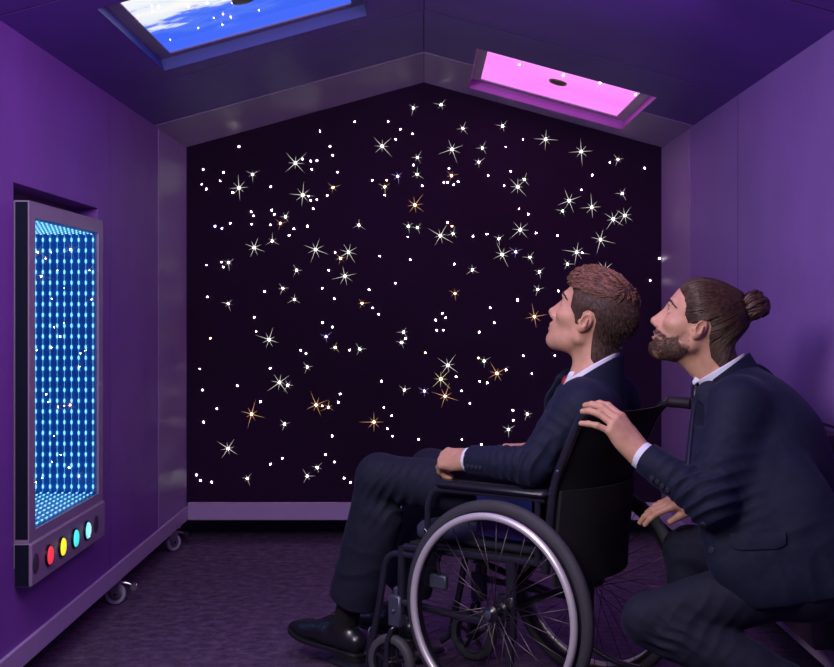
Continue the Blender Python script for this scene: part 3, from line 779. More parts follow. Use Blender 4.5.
# ---------------------------------------------------------------- head, in its own axes: x to the face, y to the left ear, z to the crown
def head_ops(mouth_open=0, heavy=0):
    o = []
    U = lambda f, k=.02: o.append(('+', f, k)); Cc = lambda f, k=.008: o.append(('-', f, k))
    U(ell((-.014, 0, .043), (.098, .078, .086)))
    U(ell((.030, 0, .048), (.061, .064, .064)), .03)
    U(ell((.040, 0, -.025), (.050, .057, .075)), .03)
    for s in (1, -1):
        U(cap((-.004, s*.050, -.048), (.070, s*.012, -.098), .015, .015), .025)
        U(cap((-.004, s*.054, -.015), (-.004, s*.050, -.048), .015, .015), .02)
        U(ell((.060, s*.043, -.014), (.026, .020, .017)), .025)
    U(ell((.080, 0, -.096), (.020, .023, .019+.002*heavy)), .022)
    U(ell((.032, 0, -.078), (.050, .044, .028)), .03)
    U(ell((.074, 0, -.056), (.029, .032, .032)), .022)
    U(cap((.085, -.034, .034), (.085, .034, .034), .011, .011), .022)
    for s in (1, -1): Cc(ell((.101, s*.033, .014), (.020, .019, .0125)), .014)
    U(cap((.092, 0, .022), (.1155, 0, -.024), .0070, .0095), .014)
    U(cap((.084, 0, .020), (.098, 0, -.027), .009, .0135), .012)
    U(ell((.1150, 0, -.0290), (.0112, .0115, .0096)), .009)
    for s in (1, -1):
        U(ell((.1035, s*.0120, -.034), (.0115, .0075, .0085)), .006)
        Cc(ell((.109, s*.0065, -.041), (.006, .004, .003)), .004)
    # lips
    U(ell((.0975, 0, -.0580), (.010, .023, .0062)), .006)
    U(ell((.0955, 0, -.0705), (.0105, .020, .0070)), .006)
    if mouth_open: Cc(ell((.104, 0, -.0640), (.014, .018, .0042)), .003)
    else: Cc(cap((.107, -.020, -.0645), (.107, .020, -.0645), .0022, .0022), .003)
    Cc(ell((.103, 0, -.0815), (.008, .018, .004)), .008)
    # lids
    for s in (1, -1):
        U(ell((.0785, s*.0325, .0150), (.0145, .0165, .0128)), .006)
        Cc(ell((.0935, s*.0355, .0145), (.0110, .0140, .0056)), .002)
    # ears
    for s in (1, -1):
        Re = rot((.90, s*.42, .12), (-.20, 0, 1))
        U(ell((-.014, s*.080, .004), (.0165, .0085, .0270), Re), .006)
        U(ell((-.007, s*.078, -.0205), (.009, .0060, .010), Re), .008)
        Cc(ell((-.013, s*.0880, .007), (.0108, .0085, .0180), Re), .004)
        U(ell((.004, s*.0775, -.003), (.0055, .005, .008), Re), .006)
        U(cap((-.019, s*.0865, -.008), (-.018, s*.088, .012), .0028, .0032), .005)
    return o
def poly_sd(P, x, y):
    P = np.asarray(P, float); n = len(P); d = np.full(len(x), 1e9); s = np.ones(len(x))
    for i in range(n):
        a = P[i]; b2 = P[(i+1) % n]; e = b2-a; wx, wy = x-a[0], y-a[1]; t = np.clip((wx*e[0]+wy*e[1])/(e @ e), 0, 1)
        d = np.minimum(d, (wx-e[0]*t)**2+(wy-e[1]*t)**2)
        c1 = y >= a[1]; c2 = y < b2[1]; c3 = e[0]*wy > e[1]*wx
        fl = (c1 & c2 & c3) | (~c1 & ~c2 & ~c3); s = np.where(fl, -s, s)
    return s*np.sqrt(d)
def hand_ops(wr, d, n, thumb, curl=(.25, .25, .25, .25), spread=.0, tcurl=.3, sc=1.0, thumb_out=.75, pinky_spread=0):
    """wr wrist, d towards the fingers, n out of the back of the hand, thumb = +1 / -1 side along d x n"""
    wr = V(wr); d = nrm(d); n = nrm(V(n)-d*np.dot(n, d)); s = np.cross(d, n)*thumb; o = []
    P = lambda a, b2, c: wr+sc*(d*a+s*b2+n*c)
    kn = [(.092, .027, .004), (.096, .009, .007), (.092, -.010, .006), (.084, -.027, .001)]
    ln = [(.043, .026, .021), (.047, .030, .022), (.043, .028, .022), (.034, .021, .019)]
    for i, k in enumerate(kn):
        o.append(('+', cap(P(.0, k[1]*.55, 0), P(*k), .0150*sc, .0112*sc), .014))
    o.append(('+', cap(P(-.05, 0, 0), P(.01, 0, 0), .026*sc, .026*sc, n, .74), .02))
    o.append(('+', ell(P(.045, 0, -.006), V(.046, .036, .014)*sc, np.stack([d, s, n], 1)), .014))
    o.append(('+', cap(P(.012, .022, -.008), P(.052, .034, -.012), .016*sc, .013*sc), .016))
    for i, k in enumerate(kn):
        a = P(*k); base = spread*(1.5-i)/1.5+(-pinky_spread if i == 3 else 0)
        ang = 0; dirx = d*math.cos(base)+s*math.sin(base); rr = (.0096, .0098, .0093, .0082)[i]*sc
        cs3 = (curl[i]*.9, curl[i]*1.25, curl[i]*.8)
        for j in range(3):
            ang += cs3[j]; dv = dirx*math.cos(ang)-n*math.sin(ang); e = a+dv*ln[i][j]*sc
            r0 = rr*(1-.07*j); r1 = rr*(1-.07*(j+1)); o.append(('+', cap(a, e, r0, r1), .0045)); a = e
    a = P(.045, .036, -.012); q = thumb_out
    for j, l in enumerate((.034, .028)):
        aa = q-tcurl*j; dv = d*math.cos(aa)+s*math.sin(aa)*.85-n*(.35+.25*j); e = a+nrm(dv)*l*sc
        o.append(('+', cap(a, e, (.0115, .0102)[j]*sc, (.0102, .0088)[j]*sc), .006)); a = e
    return o
def strands(root_pts, step_fn, nseg, width, taper=.35):
    """hair locks as fine three-sided tapered tubes; step_fn(p, i, k) gives the next points"""
    m = MB(); P = [root_pts]
    for k in range(nseg): P.append(step_fn(P[-1], k))
    P = np.stack(P, 1)                                    # n, seg+1, 3
    T_ = np.gradient(P, axis=1); T_ /= np.linalg.norm(T_, axis=2, keepdims=True)+1e-9
    ref = np.where(np.abs(T_[..., 2:3]) < .9, V(0, 0, 1), V(1, 0, 0)); u = np.cross(T_, ref); u /= np.linalg.norm(u, axis=2, keepdims=True)+1e-9; w = np.cross(T_, u)
    ns = nseg+1; prof = width*(1-(1-taper)*np.linspace(0, 1, ns)**1.5); n = len(P)
    wv = (np.asarray(width).reshape(-1, 1)*np.ones((n, 1)))*(1-(1-taper)*np.linspace(0, 1, ns)**2)[None]
    vs = np.stack([P+wv[..., None]*(u*math.cos(2*PI*j/3)+w*math.sin(2*PI*j/3)) for j in range(3)], 2)  # n, ns, 3, 3
    base = (np.arange(n)*ns*3)[:, None, None]; k = (np.arange(nseg)*3)[None, :, None]; j = np.arange(3)[None, None]
    j2 = (j+1) % 3; F = np.stack(np.broadcast_arrays(base+k+j, base+k+j2, base+k+3+j2, base+k+3+j), -1).reshape(-1, 4)
    return vs.reshape(-1, 3), F
def sd_grad(S, p, e=.0015):
    d = S(p); g = np.stack([S(p+np.eye(3)[i]*e)-d for i in range(3)], 1)/e
    return d, g/(np.linalg.norm(g, axis=1)[:, None]+1e-9)
def scalp_roots(S, region, n, rng, side=None):
    """points on the head surface inside region(p) < 0"""
    out = []
    while sum(len(o) for o in out) < n:
        v = rng.randn(4000, 3); v /= np.linalg.norm(v, axis=1)[:, None]; p = v*.14+V(0, 0, .02)
        for _ in range(12):
            d, g = sd_grad(S, p); p = p-g*d[:, None]*.9
        p = p[(np.abs(S(p)) < .002)]; p = p[region(p) < 0]
        out.append(p)
    return np.vstack(out)[:n]
def eyes(root, R, o, s, look=(1, 0, 0)):
    for sd in (1, -1):
        c = V(.0775, sd*.0325, .0142); m = MB().sphere((0, 0, 0), .0128, 20, 14, (R*s, o+R @ c*s)); e = m.build('eye', m_eye, root, smooth='all')
        q = nrm(look); m = MB().lathe([(.0062, .0112), (.0058, .0122), (.003, .0130), (.0001, .0132)], (0, 0, 0), q, 18, (R*s, o+R @ c*s)); m.build('iris', m_iris, e, smooth='all')
        c0 = V(.0775, sd*.0325, .0142); pts = [c0+.0152*V(math.cos(a)*math.cos(.42*math.cos(a*.9)), sd*math.sin(a), math.sin(.42*math.cos(a*.9))) for a in np.linspace(-.75, 1.25, 12)]
        MB().tube(pts, [.0004]+[.0011]*10+[.0006], 6, M=(R*s, o+R @ V(0, 0, 0))).build('eyelashes', m_lash, e, smooth='all')
def brows(name, mat, root, R, o, s, S, rng, thick):
    for sd in (1, -1):
        n = 130; t = rng.rand(n); y = sd*(.014+.042*t); z = .0345+.010*np.sin(t*2.4)-.010*t*t+rng.randn(n)*.0018*(1-.5*t); x = .105-.030*t*t
        p = np.stack([x, y, z], 1)
        for _ in range(8):
            d, g = sd_grad(S, p); p = p-g*d[:, None]
        def st(q, k):
            q = q+np.stack([-.0006-.0022*t, sd*(.0024-.001*t), .0008-.0012*t], 1); d, g = sd_grad(S, q); return q-g*(d-.0016)[:, None]
        v, f = strands(p, st, 3, thick*.0009)
        link(name, np_mesh(name, (v*s) @ R.T+o, f), mat, root, 'all')
def place(v, R, o, s): return (v*s) @ R.T+o

# ================================================================== the young man in the wheelchair
bF, bL, bZ = CR[:, 0], CR[:, 1], CR[:, 2]
pt = math.radians(25); hyaw = math.radians(9)
hx = nrm(CR @ V(math.cos(pt)*math.cos(hyaw), math.cos(pt)*math.sin(hyaw), math.sin(pt)))
BR = rot(hx, bZ); BO = C(-.148, 0, 1.100); BS = 1.025
head1 = SDF(head_ops())
J = dict(neck=C(-.157, .0, .955), chest=C(-.115, .0, .80), belly=C(-.02, 0, .66), pelv=C(.045, 0, .60),
  shL=C(-.190, .128, .862), shR=C(-.150, -.140, .872), elL=C(-.085, .215, .707), elR=C(-.055, -.215, .709), wrL=C(.130, .213, .708), wrR=C(.15, -.170, .698),
  hpL=C(.07, .085, .600), hpR=C(.07, -.085, .600), knL=C(.525, .130, .618), knR=C(.515, -.115, .612), anL=C(.662, .132, .152), anR=C(.640, -.118, .150))
TFW = CR @ V(.966, .258, 0); TLF = CR @ V(-.258, .966, 0)      # the chest is turned a little to the camera side
SB = C(-.150, .0, .90)
hd = [(o, xf(f, BR, BO, BS), k*BS) for o, f, k in head1.ops]
body = SDF(hd)
body.u(cap(BO+BR @ V(-.026, 0, -.01)*BS, C(-.162, .0, .93), .050, .054), .022)
body.u(cap(BO+BR @ V(.004, 0, -.080)*BS, C(-.135, .0, .93), .025, .028), .02)
body.u(cap(C(-.160, .0, .93), SB, .052, .070), .03)
nskin = len(body.ops)
# covered by the clothes, kept slim
body.u(cap(J['chest'], J['pelv'], .085, .08), .05).u(cap(SB, J['chest'], .072, .085), .05)
for q in 'LR':
    body.u(cap(SB, J['sh'+q], .05, .042), .03).u(cap(J['sh'+q], J['el'+q], .038, .032), .02).u(cap(J['el'+q], J['wr'+q], .032, .024), .015)
    body.u(cap(J['pelv'], J['hp'+q], .07, .06), .04).u(cap(J['hp'+q], J['kn'+q], .058, .045), .03).u(cap(J['kn'+q], J['an'+q], .044, .034), .02)
    fd = C(.9, 0, .0)-C(.63, 0, .025); body.u(cap(J['an'+q]+V(0, 0, -.03), J['an'+q]+CR @ V(.11, 0, -.064), .026, .020), .02)
for op in hand_ops(J['wrL'], CR @ V(1, -.12, -.06), CR @ V(.15, .62, .75), 1, (.78, .82, .86, .90), .03, .5, thumb_out=.5): body.ops.append(op)
for op in hand_ops(J['wrR'], CR @ V(1, .10, -.10), CR @ V(.1, -.45, .85), -1, (.55, .6, .65, .7), .03, .5, thumb_out=.5): body.ops.append(op)
lip = lambda R, o, s: (lambda v: np.clip(1-np.maximum(np.abs((((v-o) @ R)/s)[:, 2]+.0645)/.0125, np.maximum(np.abs((((v-o) @ R)/s)[:, 1])/.024, np.where((((v-o) @ R)/s)[:, 0] > .088, 0, 9)))**3, 0, 1)*.8)
zero = lambda v: np.zeros(len(v))
allp = np.array(list(J.values())+[BO+V(0, 0, .16), BO-V(.16, .16, 0), BO+V(.16, .16, 0), C(.85, .2, .03)])
p1 = sdf_obj('person', body, allp.min(0)-.12, allp.max(0)+.12, .0026, m_skin, None, attrs={'lip': lip(BR, BO, BS), 'stubble': zero},
  label='young person with short brown hair in navy suit, seated in the wheelchair, looking up', cat='person')
eyes(p1, BR, BO, BS, (1, 0, .12))
m_h1 = hairmat('brown_hair', (.022, .011, .008, 1), (.080, .040, .026, 1), .65); m_h1t = hairmat('light_brown_hair', (.060, .028, .017, 1), (.24, .115, .066, 1), .6)
rng = np.random.RandomState(5)
brows('eyebrow', m_h1, p1, BR, BO, BS, head1, rng, 1.0)
HP1 = [(.090, .088), (.078, .070), (.060, .058), (.054, .040), (.050, .020), (.030, .004), (.020, -.016), (.008, -.016), (.006, .022), (-.004, .034), (-.022, .034), (-.036, .016), (-.036, -.022), (-.043, -.052), (-.056, -.084), (-.076, -.112), (-.2, -.14), (-.2, .3), (.2, .3)]
scalp = SDF(head1.ops[:8]).u(cap((-.026, 0, -.01), (-.082, 0, -.144), .0495, .053), .022)
reg1 = lambda p: poly_sd(HP1, p[:, 0], p[:, 2])
ht = lambda p: .010+.020*np.clip((p[:, 2]-.078)/.04, 0, 1)*np.clip((p[:, 0]+.115)/.05, 0, 1)
sh1 = SDF().u(lambda p: np.maximum(scalp(p)-np.minimum(ht(p)*.42, .0012-.30*reg1(p)), reg1(p)+.0005)); 
v, f = sdf_mesh(sh1, (-.16, -.12, -.12), (.14, .12, .18), .003)
hb = link('hair', np_mesh('hair', place(v, BR, BO, BS), f), m_h1, p1, 'all')
# cropped sides
rt = scalp_roots(scalp, lambda p: np.maximum(reg1(p)+.007, p[:, 2]-.10), 2600, rng)
def st_side(q, k):
    d, g = sd_grad(scalp, q); dr = np.stack([-.7+0*q[:, 0], 0*q[:, 0], -.7+.0*q[:, 0]], 1); q = q+dr*.0034+g*(.0052 if k == 0 else .0004); return q
v, f = strands(rt, st_side, 3, .0009); link('cropped_sides', np_mesh('cropped_sides', place(v, BR, BO, BS), f), m_h1, hb, 'all')
# longer top, swept forward and up into a loose wavy fringe
rt = scalp_roots(scalp, lambda p: np.maximum(reg1(p), .078-p[:, 2]+.45*np.clip(-p[:, 0]-.02, 0, 1)), 2600, rng)
lock = np.floor(rt[:, 1]*55+rt[:, 0]*9+2.2*vnoise(rt*26)); ph = np.modf(np.abs(np.sin(lock*12.9898)*43758.5453))[0]*6.28
jit = rng.rand(len(rt)); Lf = .0078*(.75+.4*rng.rand(len(rt))); frt = np.clip((rt[:, 0]+.02)/.10, 0, 1); bk = np.clip((-rt[:, 0]-.03)/.05, 0, 1)
def st_top(q, k):
    d, g = sd_grad(scalp, q)
    fwd = np.stack([1.0-1.1*bk, .55*np.sin(ph)+.15*(jit-.5), -.9*bk], 1); fwd = fwd-g*(fwd*g).sum(1)[:, None]
    if k == 0: return q+g*(.004+.010*np.clip((rt[:, 2]-.085)/.04, 0, 1))[:, None]*(1-.4*bk)[:, None]+fwd*.002
    lift = (0, .75, .55, .25, -.10, -.45, -.75)[k]*(.18+.92*frt)+.30*np.sin(ph+k*1.1)+.16*(jit-.5)
    lift = np.where(d < .006, np.maximum(lift, .1), lift)
    side = .40*np.sin(ph*1.7+k*1.15)
    return q+fwd*(Lf*(1-.35*frt*(k > 3)))[:, None]+g*(lift*Lf)[:, None]+np.stack([0*ph, side*Lf, 0*ph], 1)
v, f = strands(rt, st_top, 7, .0019, .3); link('swept_top', np_mesh('swept_top', place(v, BR, BO, BS), f), m_h1t, hb, 'all')

# jacket
fw1 = nrm(TFW*.75+V(0, 0, .45))
jk = SDF().u(cap(SB+V(0, 0, -.085)+TFW*.035, C(.0, .0, .640), .158, .155, fw1, .64))
jk.u(cap(SB+TLF*.09+V(0, 0, -.034), SB-TLF*.105+V(0, 0, -.028), .062, .062), .05)
jk.u(cap(C(-.160, .0, .915), SB+V(0, 0, -.055), .056, .095, TFW, .85), .045)
for q, s in (('L', 1), ('R', -1)):
    jk.u(ell(J['sh'+q]+V(0, 0, -.006), (.056, .056, .056)), .06)
    jk.u(cap(J['sh'+q], J['el'+q], .056, .051), .04)
    jk.u(cap(J['el'+q], J['wr'+q]+(J['wr'+q]-J['el'+q])*(-.06), .052, .041, cut=.0), .025)
NK_ = C(-.157, .0, .950); jk.c(inter(cap(C(-.145, .0, .89), BO+BR @ V(-.016, 0, -.02)*BS, .086, .074), half(NK_+V(0, 0, -.012), -(TFW*.60+V(0, 0, 1)))), .006)
fa1 = nrm(J['wrL']-J['elL']); ua1 = nrm(J['elL']-J['shL'])
cr1 = creases([(J['elL'], fa1-ua1*.3, .085, .010, 38), (J['elL']+CR @ V(.05, 0, .02), fa1, .07, .006, 42), (C(-.10, .12, .80), CR @ V(.5, .2, .8), .10, .006, 26),
  (J['shL']+ua1*.12, ua1, .09, .004, 26), (C(-.03, .12, .68), CR @ V(.6, 0, -.7), .10, .006, 26)], .0018)
j1 = sdf_obj('jacket', jk, allp.min(0)-.15, allp.max(0)+.15, .004, m_suit, p1, disp=cr1)
# collars: bands about the neck
def band(name, a, b2, r0, r1, off, th, top, bot, mat, parent, h=.0025, extra=None, flat=None, q=1):
    cc = cap(a, b2, r0, r1, flat, q); fs = [lambda p: np.abs(cc(p)-off)-th, half(*top), half(bot[0], -V(bot[1]))]
    if extra: fs += extra
    S = SDF().u(inter(*fs)); c = (V(a)+V(b2))/2
    return sdf_obj(name, S, c-.19, c+.19, h, mat, parent, project=1)
na, nb_ = C(-.145, .0, .89), BO+BR @ V(-.016, 0, -.02)*BS
TU = lambda a, b2, c: TFW*a+TLF*b2+V(0, 0, c)
NK = C(-.157, .0, .950)
sh1_ = band('shirt', na, nb_, .070, .060, .0085, .0022, (NK+TU(0, 0, .022), TU(.60, 0, 1)), (NK+TU(0, 0, -.06), V(0, 0, 1)), m_shirt, p1)
band('collar', na, nb_, .076, .064, .0135, .0045, (NK+TU(0, 0, .006), TU(.64, 0, 1)), (NK+TU(0, 0, -.07), V(0, 0, 1)), m_suit, j1, extra=[half(NK+TU(.045, 0, 0), TU(1, 0, .1))])
def lapel(pts, w, t, mat, parent, name='lapel', h=.0025):
    S = SDF()
    for i in range(len(pts)-1): S.u(cap(pts[i], pts[i+1], w[i], w[i+1], t, .22), .012)
    P = np.array(pts); return sdf_obj(name, S, P.min(0)-.08, P.max(0)+.08, h, mat, parent)
lapel([NK+TU(.035, .062, -.012), NK+TU(.085, .070, -.055), NK+TU(.120, .050, -.115), NK+TU(.165, .01, -.20)], [.016, .032, .028, .008], TU(.8, .45, .3), m_suit, j1)
lapel([NK+TU(.040, -.058, -.008), NK+TU(.108, -.072, -.028), NK+TU(.140, -.060, -.080), NK+TU(.170, -.01, -.20)], [.018, .040, .034, .008], TU(.85, -.35, .3), m_suit, j1)
S = SDF().u(cap(NK+TU(.082, .004, -.022), NK+TU(.092, .002, -.046), .018, .014, TU(1, 0, .5), .7), .01).u(cap(NK+TU(.094, 0, -.050), NK+TU(.150, 0, -.15), .014, .026, TU(1, 0, .5), .3), .01)
Sp = SDF().u(cap(NK+TU(.050, .048, -.006), NK+TU(.082, .030, -.050), .016, .006, TLF, .25)); sdf_obj('collar_point', Sp, NK-.2, NK+.2, .0025, m_shirt, sh1_, project=1)
sdf_obj('tie', S, NK-.25, NK+.25, .0028, m_tier, p1, project=1)
S = SDF().u(cap(NK+TU(.03, 0, -.035), NK+TU(.085, 0, -.16), .060, .065, TU(1, 0, .6), .5)); sdf_obj('shirt_front', S, NK-.28, NK+.28, .004, m_shirt, sh1_, project=1)
def surf_dir(S, p, d, r=.16):
    d = nrm(d); t = np.linspace(r, 0, 320); P = V(p)+np.outer(t, d); k = int(np.argmax(S(P) < 0)); q = P[k:k+1]
    for _ in range(3):
        dd, g = sd_grad(S, q); q = q-g*dd[:, None]
    return q[0], sd_grad(S, q)[1][0]
def buttons(name, base, step, n, nv, parent, r=.0065):
    for i in range(n):
        M0 = MB().lathe([(.0005, -.001), (r, -.001), (r, .0025), (r*.7, .0036), (.0005, .003)], V(base)+V(step)*i, nv, 14); M0.build(name, m_but, parent, smooth=40)
for i in range(4):
    p, n = surf_dir(jk, J['wrL']-fa1*(.030+.0145*i), CR @ V(0, 1, -.30)); MB().lathe([(.0005, -.002), (.0062, -.002), (.0062, .0028), (.0045, .0038), (.0005, .0032)], p+n*cr1(p[None])[0], n, 14).build('cuff_button', m_but, j1, smooth=40)
c0 = J['wrL']-fa1*.02
sdf_obj('shirt_cuff', SDF().u(inter(cap(J['elL'], J['wrL'], .046, .0345), half(J['wrL']+fa1*.001, fa1), half(J['wrL']-fa1*.03, -fa1))), J['wrL']-.08, J['wrL']+.08, .0028, m_shirt, p1, project=1)

# trousers
tr = SDF().u(cap(C(-.02, 0, .625), C(.06, 0, .610), .105, .115, bZ, .75)).u(cap(C(.03, -.08, .605), C(.03, .08, .605), .082, .082), .05)
for q, s in (('L', 1), ('R', -1)):
    tr.u(cap(J['hp'+q], J['kn'+q], .084, .068), .04)
    an = J['an'+q]; k = J['kn'+q]; hem = k+(an-k)*.83
    tr.u(cap(k, hem, .067, .070, cut=.0), .025)
    tr.u(cap(k+CR @ V(-.02, 0, -.12), hem+CR @ V(-.028, 0, -.012), .058, .062, cut=0), .03)
sd_ = nrm(J['anL']-J['knL']); td = nrm(J['knL']-J['hpL'])
cr2 = creases([(J['knL']+CR @ V(-.07, 0, -.05), td-sd_*.6, .085, .011, 34), (J['knL']+CR @ V(-.12, .05, .02), td+V(0, 0, .5), .09, .006, 30), (J['knL']+sd_*.30, V(0, 0, 1), .12, .004, 16), (C(.08, .1, .64), td, .10, .006, 26)], .0016)
sdf_obj('trousers', tr, allp.min(0)-.15, allp.max(0)+.15, .004, m_trou, p1, disp=cr2)
def shoe(parent, ank, fd, side, up=V(0, 0, 1), name='shoe'):
    """ank: ankle joint; fd: heel to toe; a laced oxford with a welt and heel"""
    x = nrm(fd); Rz = rot(x, up); o = V(ank)-Rz[:, 2]*.098; L = lambda a, b2, c: o+Rz @ V(a, b2, c)
    S = SDF().u(cap(L(-.048, 0, .046), L(.06, 0, .046), .034, .036)).u(cap(L(.06, 0, .044), L(.150, -side*.008, .034), .037, .040, Rz[:, 2], .8), .03)
    S.u(cap(L(.14, -side*.008, .034), L(.205, -side*.004, .030), .036, .024, Rz[:, 2], .85), .03).u(cap(L(-.008, 0, .05), L(-.002, 0, .092), .036, .037, Rz[:, 1], .86), .03).u(cap(L(.02, 0, .085), L(.11, 0, .048), .030, .024), .03)
    S.clip(half(L(0, 0, .016), -Rz[:, 2]), .004).clip(half(L(0, 0, .098), V(0, 0, 0)+Rz @ V(-.18, 0, 1)), .004)
    b0 = sdf_obj(name, S, o-.28, o+.28, .0028, m_shoe, parent)
    oc = [(-.088, .0), (-.080, .024), (-.055, .036), (0, .036), (.06, .040), (.12, .047), (.17, .043), (.205, .031), (.226, .010), (.230, -.004), (.218, -.024), (.18, -.042), (.12, -.045), (.05, -.036), (0, -.034), (-.055, -.034), (-.080, -.022)]
    oc = catmull([(a, b2*(1 if side > 0 else -1), 0) for a, b2 in oc]+[(oc[0][0], 0, 0)], 3)[:-1]
    m = MB(); n = len(oc); ring = lambda z0, sc, toe: np.array([L(a*sc+.07*(1-sc), b2*sc, z0+toe*max(0, (a-.10)/.13)**2*.014) for a, b2, _ in oc])
    vs = np.vstack([ring(.005, .985, 1), ring(.008, 1.0, 1), ring(.016, 1.0, 1), ring(.018, .97, 1)]); fc = [tuple(range(n))[::-1], tuple(range(3*n, 4*n))]+[(i*n+j, i*n+(j+1) % n, (i+1)*n+(j+1) % n, (i+1)*n+j) for i in range(3) for j in range(n)]
    m.add(vs, fc); so = m.build('sole', m_sole, b0, smooth=50)
    hp = [(a, b2) for a, b2, _ in oc if a < .012]; hp.sort(key=lambda q: math.atan2(q[1], q[0]+.04))
    MB().prism(hp, L(0, 0, -.012), Rz[:, 0], Rz[:, 1], Rz[:, 2], .018).build('heel', m_sole, b0)
    m = MB()
    for i in range(4):
        a = .045+.020*i; z = .1045-.0105*i-.35*(a-.045)*.35
        m = MB().tube(catmull([L(a-.004, -.020, z-.006), L(a, -.008, z+.002), L(a, .008, z+.002), L(a+.004, .020, z-.006)], 4), .0022, 6); m.build('lace', m_sole, b0, smooth='all')
    m = MB().tube(catmull([L(.055, .0, .107), L(.050, .022, .111), L(.066, .030, .101), L(.06, .004, .105), L(.072, -.024, .107), L(.058, -.028, .103), L(.055, 0, .107)], 5), .0020, 6); m.build('lace_bow', m_sole, b0, smooth='all')
    a = np.linspace(0, 2*PI, 33)[:-1]
    MB().tube([L(-.003+.040*math.cos(t), .034*math.sin(t), .0915+.007*math.cos(t)*1.0) for t in a], .0026, 8, True).build('topline', m_sole, b0, smooth='all')
    return b0
for q, s in (('L', 1), ('R', -1)):
    shoe(p1, J['an'+q], CR @ V(1, .04*s, .10), s)
    an = J['an'+q]; k = J['kn'+q]
    sdf_obj('sock', SDF().u(cap(k+(an-k)*.76, an+(an-k)*.06, .040, .040, cut=0)), an-.2, an+.2, .004, m_sock, p1, project=1)
# ================================================================== the man crouching behind the chair
def surf(S, x, y, Y0, Y1, n=400):
    """where the sight line through pixel x, y meets a surface; with its normal"""
    Y = np.linspace(Y0, Y1, n); P = np.array([at(x, y, t) for t in Y]); d = S(P); k = int(np.argmax(d < 0)); p = P[k:k+1]
    for _ in range(4):
        dd, g = sd_grad(S, p); p = p-g*dd[:, None]
    return p[0], sd_grad(S, p)[1][0]
mp_ = math.radians(22)
mh = V(-.955*math.cos(mp_), .295*math.cos(mp_), math.sin(mp_))
MR = rot(mh, V(0, 0, 1)); MO = V(.742, 3.385, 1.083); MS = .985
head2 = SDF(head_ops(1, 1))
NB = V(.838, 3.375, .945); PV = V(.985, 3.17, .50)
up2 = nrm(NB-PV); lf2 = V(-.30, -.95, 0); lf2 = nrm(lf2-up2*(lf2 @ up2)); fw2 = np.cross(lf2, up2)
fw2 = fw2 if fw2[0] < 0 else -fw2
K = dict(shL=V(.800, 3.195, .885), shR=V(.925, 3.54, .895), elL=V(.706, 3.065, .655), elR=V(.865, 3.52, .660), wrL=V(.545, 3.172, .767), wrR=V(.775, 3.475, .606),
  hpL=V(.955, 3.09, .475), hpR=V(1.01, 3.27, .50), knL=V(.567, 3.14, .352), knR=V(.745, 3.53, .452), anL=V(.94, 3.00, .195), anR=V(.795, 3.545, .108))
CH = NB+(PV-NB)*.36
bd = SDF([(o, xf(f, MR, MO, MS), k*MS) for o, f, k in head2.ops])
bd.u(cap(MO+MR @ V(-.024, 0, -.01)*MS, NB+V(-.030, 0, .0), .054, .050), .025)
bd.u(cap(MO+MR @ V(.006, 0, -.080)*MS, NB+fw2*.045+V(0, 0, -.01), .028, .032), .02)
bd.u(cap(NB+V(-.02, 0, -.02), CH, .052, .085), .03).u(cap(CH, PV, .085, .085), .05)
for q in 'LR':
    bd.u(cap(NB, K['sh'+q], .05, .042), .03).u(cap(K['sh'+q], K['el'+q], .038, .034), .02).u(cap(K['el'+q], K['wr'+q], .034, .026), .015)
    bd.u(cap(PV, K['hp'+q], .07, .06), .04).u(cap(K['hp'+q], K['kn'+q], .058, .045), .03).u(cap(K['kn'+q], K['an'+q], .044, .034), .02)
hdL = V(-.62, .10, .77)
for op in hand_ops(K['wrL'], hdL, V(.42, -.78, .40), 1, (.42, .42, .40, .30), .06, .35, 1.06, .30, pinky_spread=.34): bd.ops.append(op)
for op in hand_ops(K['wrR'], V(-.95, .04, -.16), V(-.15, -.35, .90), -1, (.26, .28, .32, .36), .04, .15, 1.0, -.05): bd.ops.append(op)
bd.u(cap(K['anL'], K['anL']+V(-.09, .01, -.12), .034, .026), .02).u(cap(K['anR'], K['anR']+V(-.11, .05, -.06), .034, .026), .02)
ap = np.array(list(K.values())+[MO+V(0, 0, .16), MO-V(.16, .16, 0), V(.42, 3.2, .9), V(.6, 3.6, .0), V(1.1, 3.1, .5)])
def loc2(v): return ((v-MO) @ MR)/MS
def lip2(v):
    q = loc2(v); return np.clip(1-np.maximum(np.abs(q[:, 2]+.0645)/.0135, np.maximum(np.abs(q[:, 1])/.024, np.where(q[:, 0] > .088, 0, 9)))**3, 0, 1)*.75
BRD = [(.016, -.014), (.024, -.018), (.040, -.040), (.062, -.052), (.078, -.047), (.100, -.044), (.14, -.046), (.14, -.14), (.03, -.14), (.012, -.098), (-.004, -.070), (-.002, -.045), (.008, -.020)]
def stub2(v):
    q = loc2(v); d = poly_sd(BRD, q[:, 0], q[:, 2]); on = (np.abs(q).max(1) < .16) & (q[:, 2] > -.13)
    return np.where(on, np.clip(.5-d/.010, 0, 1)*.42, 0)*(1-lip2(v))
p2 = sdf_obj('person', bd, ap.min(0)-.12, ap.max(0)+.12, .0026, m_skin, None, attrs={'lip': lip2, 'stubble': stub2},
  label='bearded person with brown hair in a bun and navy suit, crouching behind the wheelchair', cat='person')
eyes(p2, MR, MO, MS, (1, .05, .25))
m_h2 = hairmat('dark_brown_hair', (.016, .008, .006, 1), (.095, .042, .026, 1), .46)
rng = np.random.RandomState(8)
brows('eyebrow', m_h2, p2, MR, MO, MS, head2, rng, 1.25)
m = MB()
for k in range(6):
    m.box((.0935-.0004*(k-2.5)**2, -.0135+.0045*k, -.0640), (.0975-.0004*(k-2.5)**2, -.0093+.0045*k, -.0605), .0008, (MR*MS, MO))
m.build('upper_teeth', m_tooth, p2, smooth=40)
